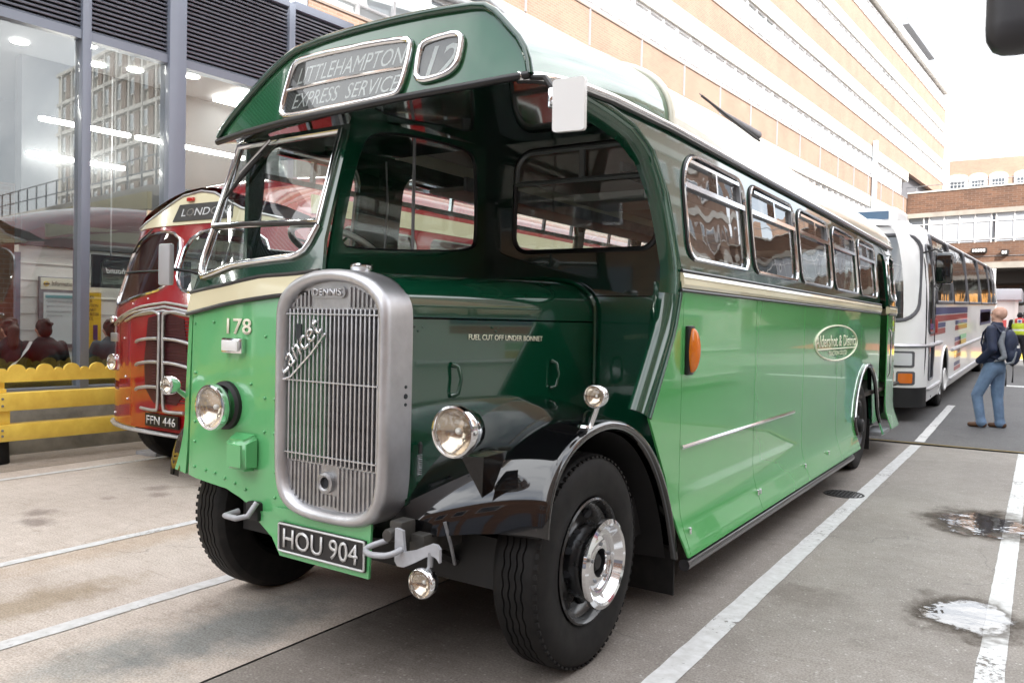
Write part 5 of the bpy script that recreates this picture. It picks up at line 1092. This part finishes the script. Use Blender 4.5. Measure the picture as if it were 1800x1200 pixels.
# front end
def wfy(x): 
    d = max(0, abs(x+1.25)-.85)/.4; return .45*(1-math.sqrt(max(0, 1-min(1, d)**2)))
FXC = list(np.arange(-2.5, 0.01, .05))
fo = [(-2.49, .45), (-.01, .45), (-.01, 1.8), (-.06, 2.4), (-.16, 2.9), (-.26, 3.0), (-2.24, 3.0), (-2.34, 2.9), (-2.44, 2.4), (-2.49, 1.8)]
fwn = [rr(-1.22, 1.55, -.12, 2.86, (.1, .25, .25, .08), 5), rr(-2.38, 1.55, -1.28, 2.86, (.25, .1, .08, .25), 5)]
sheet('front_panel', fo, WHG, wc, fwn, lambda a, b: (a, wfy(a)+.10*max(0, b-1.5), b), cuta=FXC, cutb=[1.5])
for P in fwn:
    g = sheet('windscreen', P, GLS, wc, mapf=lambda a, b: (a, wfy(a)+.10*max(0, b-1.5)+.006, b), cuta=FXC); tube('window_gasket', [(a, wfy(a)+.10*max(0, b-1.5)-.006, b) for a, b in P], .03, GASK, g, True, 6)
sheet('black_bumper', [(-2.49, .22), (-.01, .22), (-.01, .52), (-2.49, .52)], BLKM, wc, mapf=lambda a, b: (a, wfy(a)-.05, b), cuta=FXC, thick=.05)
tube('front_rub_rail', [(a, wfy(a)-.01, 1.16) for a in np.linspace(-2.48, -.02, 24)], .03, ALU, wc, n=6)
for sx_ in (0, 1):
    for (x0, x1, z0, z1, m_) in ((-.50, -.18, .86, 1.05, REFL), (-.36, -.17, .59, .74, AMB)):
        X0, X1 = (x0, x1) if not sx_ else (-2.5-x1, -2.5-x0)
        f = sheet('lamp_surround', rr(X0-.03, z0-.03, X1+.03, z1+.03, .03, 3), GASK, wc, mapf=lambda a, b: (a, wfy(a)-.012, b), cuta=FXC, thick=.02)
        sheet('lamp_lens', rr(X0, z0, X1, z1, .02, 3), m_ if m_ is AMB else mat('clear_lens', (.62, .64, .66), .15, coat=1), f, mapf=lambda a, b: (a, wfy(a)-.022, b), cuta=FXC, thick=.012)
box('roof_sign', (-1.25, .95, 3.2), (1.5, 1.1, .26), WHG, wc, bev=.09, seg=4); box('sign_glass', (-1.25, .395, 3.2), (1.25, .02, .13), WIN2_, wc)
mm_ = box('door_mirror', (.22, -.02, 2.33), (.23, .13, .47), BLK, wc, bev=.05, seg=3); tube('mirror_arm', [(.18, .0, 2.57), (.1, .05, 2.62), (-.08, .18, 2.58)], .016, TRIM, mm_, n=6); tube('mirror_loop', [(.20, 0, 2.10), (.16, .02, 2.02), (.10, .06, 2.06), (.12, .1, 2.2)], .012, TRIM, mm_, n=6)
box('inner_floor', (-1.25, 8.2, 1.0), (2.35, 15.6, .05), INT, wc); box('inner_ceiling', (-1.25, 8.2, 2.96), (1.9, 14.5, .02), CEIL, wc); box('rear_panel', (-1.25, 16.2, 1.6), (2.4, .05, 2.7), WHG, wc); box('under_frame', (-1.25, 8.2, .55), (1.7, 15, .35), BLKM, wc)
box('dashboard', (-1.25, .62, 1.5), (2.2, .4, .3), INT, wc, bev=.04)
for k in range(11):
    for dx in (-.62, .62): box('passenger_seat', (-1.25+dx, 1.8+k*1.25, 1.55), (1.0, .14, .95), mat('grey_moquette', (.16, .17, .2), .9, nscale=25, nmix=.3) if k == 0 and dx < 0 else bpy.data.materials['grey_moquette'], wc, bev=.05)
bt = lathe('dashboard_bottle', [(0, .30), (.02, .295), (.025, .24), (.05, .2), (.052, 0), (0, 0)], WHT, None, Matrix.Translation((-.12, 1.55, 1.84)) @ Matrix.Rotation(rad(-90), 4, 'Y'), 14); attach(bt, wc)
wheel((-.05, 2.55, .478), 1, True, wc, WHT); wheel((-2.45, 2.55, .478), -1, False, wc); wheel((-.05, 11.6, .478), 1, True, wc, WHT); wheel((-2.45, 11.6, .478), -1, False, wc)
wc.location = (-1.55, 14.35, gz(14.35)); wc.rotation_euler = (math.atan(GS), 0, -.014); wc.scale = (1.055,)*3
wc2 = copy_tree(wc); wc2.location = (5.6, 2.6, 0); wc2.rotation_euler = (0, 0, 0)
tag(wc2, 'white coach right of the camera, seen only mirrored in the green side panels', group='white striped coaches'); tag(wc, group='white striped coaches')
# ================================================================== buildings beyond the right edge: mirrored in the glass, the first added to shade the yard
tb = thing('shade_block', 'tall brown brick block added off frame to shade the yard, mirrored in the green coach windows', 'building', (20, -18, 0))
box('wall', (20, -18, 14.5), (11, 44, 29), BRKD, tb)
for k in range(8):
    box('string_course', (14.42, -18, 3.4+3.3*k), (.16, 44, .35), CONCW, tb)
    for j in range(12): f = box('window', (14.45, -38+3.5*j, 5.3+3.3*k), (.1, 1.9, 1.6), WFR, tb); box('pane', (14.38, -38+3.5*j, 5.3+3.3*k), (.04, 1.7, 1.4), DGL, f)
for j in range(6): box('white_pier', (14.3, -38+8.4*j, 14), (.4, .8, 28), CONCW, tb)
ab = thing('apartment_block', 'pale flats with brown brick panels across the street, mirrored in the waiting room glass', 'building', (50, 36, 0))
box('wall', (49, 36.2, 12), (34, 12, 24), mat('pale_render', (.62, .58, .5), .8, nscale=.5, nmix=.1), ab)
ux = Vector((1, 0, 0))
pm = bm = None
pmesh = wmesh = gmesh = None
for r_ in range(8):
    for c in range(13):
        x = 33.3+2.5*c; z = 1.5+2.85*r_
        if pmesh is None:
            o = box('brick_panel', (0, 0, 0), (.85, .12, 2.2), BRKB, None); pmesh = o.data
            f = box('window', (0, 0, 0), (1.0, .14, 1.3), WFR, None); wmesh = f.data; g = box('pane', (0, 0, 0), (.84, .16, 1.12), WIN2, None); gmesh = g.data
        else:
            o = bpy.data.objects.new('brick_panel', pmesh); f = bpy.data.objects.new('window', wmesh); g = bpy.data.objects.new('pane', gmesh)
            for q in (o, f, g): COL.objects.link(q)
        o.location = (x, 30.15, z+1.1); attach(o, ab); f.location = (x+1.0, 30.15, z+1.45); attach(f, ab); g.location = (0, 0, 0); g.parent = f
for c in range(14): box('frame_column', (32.1+2.5*c, 30.1, 12), (.28, .3, 24), CONCW, ab)
for r_ in range(9): box('floor_band', (49, 30.12, 1.2+2.85*r_), (34, .28, .3), CONCW, ab)
cp_ = thing('yard_canopy', 'low flat canopy with pale yellow fascia, mirrored in the waiting room glass', 'canopy', (16, 16, 0))
box('roof_slab', (18, 16, 5.5), (22, 6, .35), CONCW, cp_, bev=.03); box('yellow_fascia', (18, 12.9, 5.15), (22, .15, .55), mat('pale_yellow_fascia', (.7, .6, .25), .5), cp_)
for x in range(8, 30, 3): tube('canopy_column', [(x, 14, 0), (x, 14, 5.3)], .09, STEEL, cp_)
for x in np.arange(7.2, 29, 1.1): tube('railing_post', [(x, 13.2, 5.7), (x, 13.2, 6.7)], .03, GREYD, cp_)
for z in (6.2, 6.7): tube('railing', [(7, 13.2, z), (29, 13.2, z)], .03, GREYD, cp_)
# vehicle mirror close to the camera, top right
vm_ = thing('wing_mirror', 'black rounded vehicle mirror hanging close to the camera at the top right corner', 'mirror', (.03, 1.2, 2.1))
box('mirror_housing', (.045, 1.2, 2.07), (.24, .07, .34), mat('mirror_plastic', (.03, .03, .034), .45, nscale=40, nmix=.2), vm_, bev=.034, seg=4); box('mirror_glass', (.045, 1.237, 2.085), (.2, .006, .29), CHR, vm_)
tube('mirror_arm', [(.06, 1.22, 2.24), (.09, 1.25, 2.42), (.4, 1.5, 2.55), (1.2, 2.2, 2.6)], .016, BLKM, vm_, n=8)
# ================================================================== people
SKIN = mat('skin', (.56, .33, .25), .5, nscale=20, nmix=.12); SKIND = mat('dark_skin', (.10, .055, .04), .5)
NAVY = mat('navy_jacket', (.014, .024, .062), .65, nscale=9, nmix=.45, bump=.5, bscale=9); JEAN = mat('blue_jeans', (.19, .29, .45), .85, nscale=6, nmix=.4, bump=.6, bscale=10)
SHOE = mat('brown_leather', (.10, .045, .02), .5); BLKC = mat('black_cloth', (.012, .012, .014), .8, nscale=8, nmix=.4, bump=.4, bscale=12); TEAL = mat('teal_hoodie', (.045, .085, .10), .85, nscale=8, nmix=.35, bump=.4, bscale=12)
HAIRB = mat('brown_hair', (.05, .025, .015), .6, nscale=40, nmix=.5, bump=.6, bscale=60); HAIRK = mat('dark_hair', (.015, .011, .009), .6, nscale=40, nmix=.5, bump=.6, bscale=60)
HIV = mat('hivis_yellow', (.62, .75, .05), .6, nscale=7, nmix=.2); HIR = mat('hivis_red', (.55, .05, .05), .6); DKT = mat('dark_trousers', (.015, .015, .02), .8, nscale=7, nmix=.4); SILT = mat('reflective_tape', (.6, .62, .55), .4); DARKEYE = mat('eye_dark', (.02, .015, .01), .3)
def figure(prims, mats, vox, parent, name='body', tagf=None, smooth=5):
    bm = bmesh.new()
    for p in prims:
        if p[0] == 'c':
            b2 = bmesh.new()
            for c, r in ((p[1], p[2]), (p[3], p[4])): bmesh.ops.create_icosphere(b2, subdivisions=2, radius=r, matrix=Matrix.Translation(c))
            ch = bmesh.ops.convex_hull(b2, input=b2.verts[:]); bmesh.ops.delete(b2, geom=[v for v in b2.verts if not v.link_faces], context='VERTS')
            me = bpy.data.meshes.new('t'); b2.to_mesh(me); b2.free(); bm.from_mesh(me); bpy.data.meshes.remove(me)
        else: bmesh.ops.create_icosphere(bm, subdivisions=3, radius=1, matrix=Matrix.Translation(p[1]) @ Matrix.Diagonal((*p[2], 1)))
    me = bpy.data.meshes.new('t'); bm.to_mesh(me); bm.free(); o = bpy.data.objects.new('t', me); COL.objects.link(o)
    m = o.modifiers.new('r', 'REMESH'); m.mode = 'VOXEL'; m.voxel_size = vox; s = o.modifiers.new('s', 'SMOOTH'); s.factor = .5; s.iterations = smooth
    out_ = bpy.data.meshes.new_from_object(o.evaluated_get(bpy.context.evaluated_depsgraph_get())); bpy.data.objects.remove(o)
    ks = list(mats); n = len(out_.polygons); C_ = np.zeros(n*3); out_.polygons.foreach_get('center', C_); C_ = C_.reshape(-1, 3)
    best = np.full(n, 1e9); idx = np.zeros(n, int)
    for p in prims:
        if p[0] == 'c':
            a, b = np.array(p[1]), np.array(p[3]); ab = b-a; t = np.clip(((C_-a) @ ab)/max(ab @ ab, 1e-9), 0, 1); d = np.linalg.norm(C_-(a+t[:, None]*ab), axis=1)-(p[2]+(p[4]-p[2])*t); tg = p[5]
        else:
            q = (C_-np.array(p[1]))/np.array(p[2]); d = (np.linalg.norm(q, axis=1)-1)*min(p[2]); tg = p[3]
        u = d < best; best[u] = d[u]; idx[u] = ks.index(tg)
    if tagf:
        for i in range(n):
            r = tagf(C_[i], ks[idx[i]]); idx[i] = ks.index(r)
    o = link(name, out_, [mats[k] for k in ks], parent, 180); out_.polygons.foreach_set('material_index', idx.astype(np.int32)); out_.update()
    return o
mn = thing('person', 'bald man in navy jacket and blue jeans with backpack gazing at the white coach', 'person')
figure([
    ('c', (.07, -.085, .95), .115, (-.125, -.10, .50), .082, 'j'), ('c', (-.125, -.10, .50), .08, (-.055, -.10, .10), .068, 'j'), ('c', (-.055, -.10, .12), .07, (-.045, -.10, .075), .078, 'j'),
    ('c', (.09, .085, .95), .115, (.10, .09, .49), .085, 'j'), ('c', (.10, .09, .49), .08, (.145, .10, .09), .068, 'j'), ('c', (.145, .1, .11), .07, (.15, .1, .07), .078, 'j'),
    ('e', (.08, 0, .95), (.145, .18, .15), 'j'),
    ('c', (-.01, -.10, .045), .046, (-.20, -.13, .036), .038, 's'), ('c', (.20, .10, .042), .045, (.02, .08, .036), .038, 's'),
    ('e', (.04, 0, 1.06), (.165, .20, .13), 'n'), ('e', (.05, 0, 1.22), (.155, .195, .2), 'n'), ('e', (.075, 0, 1.40), (.15, .215, .19), 'n'), ('e', (.085, 0, 1.53), (.10, .21, .075), 'n'),
    ('c', (.08, -.205, 1.51), .075, (.13, -.265, 1.22), .068, 'n'), ('c', (.13, -.265, 1.22), .066, (-.075, -.19, 1.03), .055, 'n'), ('c', (.08, .205, 1.51), .075, (.10, .265, 1.22), .068, 'n'), ('c', (.10, .265, 1.22), .066, (-.08, .19, 1.03), .055, 'n'),
    ('c', (.10, 0, 1.56), .066, (.10, 0, 1.68), .06, 'k'), ('e', (.09, 0, 1.595), (.088, .092, .05), 'n'),
    ('e', (.125, 0, 1.765), (.105, .078, .105), 'k'), ('e', (.07, 0, 1.71), (.062, .058, .065), 'k'), ('c', (.025, 0, 1.662), .024, (.06, 0, 1.665), .03, 'k'), ('c', (.025, 0, 1.765), .013, (-.002, 0, 1.735), .015, 'k'), ('c', (.03, -.03, 1.79), .014, (.03, .03, 1.79), .014, 'k'),
    ('c', (.022, -.012, 1.695), .012, (.022, .012, 1.695), .012, 'k'), ('e', (.125, -.08, 1.75), (.022, .012, .034), 'k'), ('e', (.125, .08, 1.75), (.022, .012, .034), 'k')],
    {'j': JEAN, 's': SHOE, 'n': NAVY, 'k': SKIN}, .0095, mn)
for v in (-.036, .036): 
    bm = bmesh.new(); bmesh.ops.create_icosphere(bm, subdivisions=2, radius=.008, matrix=Matrix.Translation((.027, v, 1.762))); finish('eye', bm, DARKEYE, mn, 60)
mn.location = (-.675, 14.5, gz(14.5)); mn.rotation_euler.z = -.28
bp_ = thing('backpack', 'navy and grey backpack worn on the back of the man in jeans', 'backpack')
BPG = mat('grey_pack_fabric', (.23, .25, .28), .7, nscale=20, nmix=.3); 
figure([('e', (.29, 0, 1.25), (.10, .15, .25), 'n'), ('e', (.27, 0, 1.38), (.085, .14, .14), 'n'), ('e', (.32, 0, 1.12), (.095, .15, .15), 'n')], {'n': NAVY}, .012, bp_, 'main_bag')
figure([('e', (.37, 0, 1.16), (.06, .11, .12), 'g')], {'g': NAVY}, .012, bp_, 'front_pocket')
figure([('c', (.23, -.13, 1.47), .03, (.20, -.145, 1.30), .05, 'g'), ('c', (.20, -.145, 1.30), .05, (.26, -.15, 1.10), .04, 'g'), ('c', (.26, -.15, 1.10), .04, (.14, -.19, 1.03), .02, 'g')], {'g': BPG}, .012, bp_, 'side_panel')
figure([('c', (.39, -.08, 1.18), .022, (.36, -.11, 1.02), .022, 'g'), ('c', (.36, -.11, 1.02), .02, (.28, -.13, 1.0), .02, 'g')], {'g': BPG}, .01, bp_, 'grey_piping')
box('white_mark', (.415, -.07, 1.26), (.02, .05, .035), WHT, bp_)
for v in (-.14, .14):
    tube('shoulder_strap', [(.2, v, 1.47), (.11, v*1.05, 1.585), (.02, v*1.1, 1.56), (-.045, v*1.15, 1.46), (-.06, v*1.3, 1.3), (.0, v*1.55, 1.15), (.2, v*1.3, 1.05)], .02, NAVY, bp_, n=6, sx=1.2, sy=.6)
for (u, z0, z1) in ((.36, .98, .72), (.27, .92, .66)): tube('hanging_strap', [(u, -.1, z0), (u+.005, -.1, (z0+z1)/2), (u, -.1, z1)], [.008, .014, .026], BLKC, bp_, n=6, sy=.4)
tube('top_loop', [(.22, -.03, 1.5), (.24, -.02, 1.55), (.24, .02, 1.55), (.22, .03, 1.5)], .01, BPG, bp_, n=6)
bp_.location = mn.location; bp_.rotation_euler = mn.rotation_euler
hv = thing('person', 'far person in a yellow and red high visibility vest and dark trousers, seen from behind', 'person')
def hvt(c, t):
    if t != 'v': return t
    if c[2] > 1.34: return 'r' if abs(c[0]) < .13 else 'v'
    return 'w' if 1.10 < c[2] < 1.15 else 'v'
figure([
    ('c', (-.09, 0, .90), .11, (-.12, .02, .48), .08, 't'), ('c', (-.12, .02, .48), .078, (-.14, 0, .10), .062, 't'), ('c', (.09, 0, .90), .11, (.14, .04, .48), .08, 't'), ('c', (.14, .04, .48), .078, (.20, 0, .10), .062, 't'),
    ('c', (-.14, -.03, .05), .05, (-.16, .14, .04), .042, 't'), ('c', (.20, -.03, .05), .05, (.23, .14, .04), .042, 't'), ('e', (0, 0, .93), (.17, .14, .14), 't'),
    ('e', (0, .0, 1.08), (.20, .15, .16), 'v'), ('e', (0, .0, 1.25), (.205, .15, .2), 'v'), ('e', (0, .0, 1.40), (.19, .12, .10), 'v'),
    ('c', (-.22, 0, 1.39), .072, (-.27, .08, 1.12), .06, 't'), ('c', (-.27, .08, 1.12), .056, (-.12, .26, 1.08), .045, 't'), ('c', (.22, 0, 1.39), .072, (.27, .08, 1.12), .06, 't'), ('c', (.27, .08, 1.12), .056, (.12, .26, 1.08), .045, 't'),
    ('c', (0, .02, 1.42), .055, (0, .03, 1.52), .052, 'k'), ('e', (0, .04, 1.58), (.075, .095, .10), 'h'), ('e', (-.075, .04, 1.57), (.012, .02, .03), 'k'), ('e', (.075, .04, 1.57), (.012, .02, .03), 'k'), ('c', (0, .12, 1.56), .012, (0, .14, 1.545), .013, 'k'),
    ('c', (-.12, .26, 1.08), .04, (-.05, .29, 1.10), .03, 'k'), ('c', (.12, .26, 1.08), .04, (.05, .29, 1.10), .03, 'k')],
    {'t': DKT, 'v': HIV, 'r': HIR, 'w': SILT, 'k': SKIND, 'h': BLKC}, .014, hv, tagf=hvt)
box('back_patch', (0, -.135, 1.40), (.12, .03, .11), WHT, hv); lathe('round_emblem', [(0, .004), (.04, .003)], BLUE, hv, Matrix.Translation((0, -.152, 1.40)) @ MY, 16)
for u in (-.155, .155): box('brace_tape', (u, -.12, 1.40), (.035, .03, .17), SILT, hv)
hv.location = (-.60, 29.5, gz(29.5))
# seated passengers behind the glass
bn = thing('waiting_bench', 'dark bench in the waiting room under the seated passengers', 'bench', F(4.2, 10.2, .16)); fbox('seat', -2, 9, 9.98, 10.42, .50, .57, BLKM, bn); fbox('backrest', -2, 9, 9.86, 9.91, .62, .90, BLKM, bn)
for s in np.arange(-1.5, 9, 1.5): fbox('leg', s, s+.05, 10.0, 10.4, .16, .5, STEEL, bn)
def seated(s, lab, coat, hair, wd=1.0, long=False, lean=0):
    t = thing('person', lab, 'person')
    P = [('c', (0, 0, .50), .15, (lean, -.03, .80), .155, 'c'), ('e', (lean, -.02, .86), (.21*wd, .13, .16), 'c'), ('c', (lean-.17*wd, 0, .93), .07, (lean-.25*wd, .06, .66), .065, 'c'), ('c', (lean+.17*wd, 0, .93), .07, (lean+.25*wd, .06, .66), .065, 'c'),
         ('c', (lean-.25*wd, .06, .66), .06, (-.12, .30, .60), .045, 'c'), ('c', (lean+.25*wd, .06, .66), .06, (.12, .30, .60), .045, 'c'), ('c', (-.12, .30, .60), .038, (-.05, .36, .59), .03, 'k'), ('c', (.12, .30, .60), .038, (.05, .36, .59), .03, 'k'),
         ('c', (-.1, .02, .48), .09, (-.12, .42, .50), .075, 't'), ('c', (.1, .02, .48), .09, (.12, .42, .50), .075, 't'), ('c', (-.12, .42, .50), .07, (-.12, .42, .10), .05, 't'), ('c', (.12, .42, .50), .07, (.12, .42, .10), .05, 't'),
         ('c', (-.12, .38, .045), .045, (-.12, .56, .035), .04, 't'), ('c', (.12, .38, .045), .045, (.12, .56, .035), .04, 't'),
         ('c', (lean, 0, .95), .055, (lean, .02, 1.06), .052, 'k'), ('e', (lean, .03, 1.13), (.075, .092, .105), 'k'), ('c', (lean, .12, 1.12), .013, (lean, .135, 1.10), .013, 'k'), ('e', (lean-.078, .03, 1.115), (.013, .02, .03), 'k'), ('e', (lean+.078, .03, 1.115), (.013, .02, .03), 'k'),
         ('e', (lean, -.02, 1.00), (.10*wd, .07, .045), 'c')]
    b = figure(P, {'c': coat, 'k': SKIN, 't': DKT}, .014, t)
    H = [('e', (lean, .012, 1.16), (.086, .095, .095), 'h'), ('e', (lean, -.03, 1.11), (.078, .06, .085), 'h')]
    for k in range(14):
        a = random.uniform(0, 6.28); e = random.uniform(.2, 1.3); H.append(('e', (lean+.075*math.cos(a)*math.cos(e), .01+.08*math.sin(a)*math.cos(e)-.01, 1.165+.08*math.sin(e)), (.028, .028, .022), 'h'))
    if long: H += [('c', (lean, -.09, 1.12), .06, (lean-.02, -.12, .95), .055, 'h'), ('c', (lean-.02, -.12, .95), .05, (lean-.03, -.11, .83), .02, 'h')]
    figure(H, {'h': hair}, .010, t, 'hair', smooth=2)
    t.location = F(s, 10.15, .20); t.rotation_euler.z = rad(90)-FA
    return t
p1 = seated(3.80, 'brown haired seated passenger with a pale bag strap behind the waiting room glass', BLKC, HAIRB, .95, True)
tube('bag_strap', [Vector(F(3.80, 10.15, .20))+FD*a+FN*b+Vector((0, 0, c)) for a, b, c in ((.19, -.06, .98), (.12, -.13, .9), (-.02, -.17, .75), (-.12, -.17, .62), (-.16, -.1, .5))], .014, WHT, p1, n=6, sx=1.5, sy=.6)
seated(4.16, 'dark haired seated passenger in a black jacket behind the waiting room glass', BLKC, HAIRK, 1.12)
seated(4.94, 'seated passenger in a teal hoodie behind the glass just left of the maroon coach', TEAL, HAIRB, 1.0)

# dark hanging sign seen from behind inside the waiting room
hs = thing('hanging_sign', 'dark hanging sign with reversed white script seen from behind in the waiting room', 'sign', F(5.8, 11.3, 2.1))
fbox('sign_board', 5.24, 6.7, 11.30, 11.34, 1.88, 2.33, mat('sign_navy', (.012, .014, .02), .35), hs); tube('hanger', [F(5.5, 11.32, 2.33), F(5.5, 11.32, 4.8)], .012, STEEL, hs, n=6); tube('hanger', [F(6.4, 11.32, 2.33), F(6.4, 11.32, 4.8)], .012, STEEL, hs, n=6)
o_ = text('lettering', 'to Greyhound', LETW, hs, F(6.02, 11.297, 2.06), tuple(-FD), (0, 0, 1), .60, .10, shear=.3, ext=.0012)
# pale coach across the yard, mirrored in the waiting room glass
pc = thing('pale_coach', 'pale vintage coach facing the waiting room, seen only mirrored in its glass', 'coach')
PCM = mat('pale_coach_paint', (.55, .57, .52), .3, coat=.6)
box('body', (0, 4.2, 1.6), (2.4, 8.2, 2.3), PCM, pc, bev=.25, seg=5); box('roof_dome', (0, 4.1, 2.9), (2.1, 7.6, .5), WHT, pc, bev=.24, seg=5); box('skirt', (0, .12, .6), (2.2, .3, .35), PCM, pc, bev=.05)
for sg in (-1, 1):
    sheet('windscreen', rr(-1.08 if sg < 0 else .04, 1.75, -.04 if sg < 0 else 1.08, 2.5, .14), DGL, pc, mapf=lambda a, b: (a, .085, b), thick=.02)
    lamp('headlamp', (sg*.92, .06, 1.0), .11, .1, pc)
    for k in range(5): box('side_window', (sg*1.205, 1.6+1.45*k, 2.15), (.02, 1.25, .7), DGL, pc, bev=.008)
bl2 = box('blind_box', (0, .04, 2.78), (1.3, .1, .36), DKL, pc, bev=.02)
text('lettering', 'LONDON', LETW, bl2, (-.45, -.012, 2.79), (1, 0, 0), (0, 0, 1), .9, .13, bold=.01); text('lettering', 'VIA M1', LETW, bl2, (-.3, -.012, 2.65), (1, 0, 0), (0, 0, 1), .6, .08) if False else None
for r_ in range(4):
    for c in range(9): box('grille_slot', (-.44+.11*c, .088, 1.0+.14*r_), (.05, .02, .10), BLKM, pc)
np3 = box('number_plate', (0, .07, .78), (.56, .05, .13), PLATE, pc); text('registration', '807 MHA', SILV, np3, (-.24, .043, .74), (1, 0, 0), (0, 0, 1), .48, .085, bold=.006)
for sg in (-1, 1):
    for y in (1.6, 6.6): wheel((sg*1.12, y, .478), sg, False, pc)
pc.location = (13.2, 17.0, 0); pc.rotation_euler.z = rad(-58)

# low brown range behind the camera, mirrored in lamps and front panels
rb = thing('rear_range', 'low brown brick range behind the camera, seen only mirrored in lamps and paint', 'building', (-2, -18, 0))
box('wall', (-2, -19, 4.2), (34, 6, 8.4), BRKD, rb); box('parapet_coping', (-2, -16.02, 8.5), (34.2, .3, .25), CONCW, rb)
for j in range(9):
    f = box('window', (-16+3.5*j, -15.97, 5.6), (1.9, .1, 1.7), WFR, rb); box('pane', (-16+3.5*j, -15.91, 5.6), (1.7, .04, 1.5), DGL, f)
    f = box('bay_door', (-16+3.5*j, -15.97, 1.7), (2.6, .1, 3.4), GREYD, rb)
for s_, r_ in ((7.6, 10.6), (9, 10.6), (7.6, 11.1), (.5, 11.5), (-1.5, 11.5), (-3.5, 11.5), (-1, 13), (2, 13.3)): fbox('fill_light_panel', s_-.6, s_+.6, r_-.15, r_+.15, 4.80, 4.85, LAMP, st)  # unseen glowing panels added to brighten the waiting room

eb = thing('side_brick_range', 'long orange brick range right of the yard, seen only mirrored in the green coach side', 'building', (19, 42, 0))
box('wall', (19, 42.5, 11), (6, 43, 22), BRK, eb)
for k in range(5):
    box('concrete_band', (15.96, 42.5, 3.3+3.6*k), (.1, 43, .6), CONCW, eb)
    for j in range(12): f = box('window', (15.97, 23+3.5*j, 5.2+3.6*k), (.12, 2.2, 1.5), WFR, eb); box('pane', (15.9, 23+3.5*j, 5.2+3.6*k), (.04, 1.95, 1.25), DGL, f)

for s in (-3.2, -1.05, 1.1, 3.25, 5.4, 7.55):
    for z in (.29, .345, .59, .66): lathe('rail_bolt', [(0, .012), (.011, .011), (.013, 0)], STEEL, yb, Matrix.Translation(F(s, 8.86, z)) @ Matrix.Rotation(-FA, 4, 'Z'), 8)
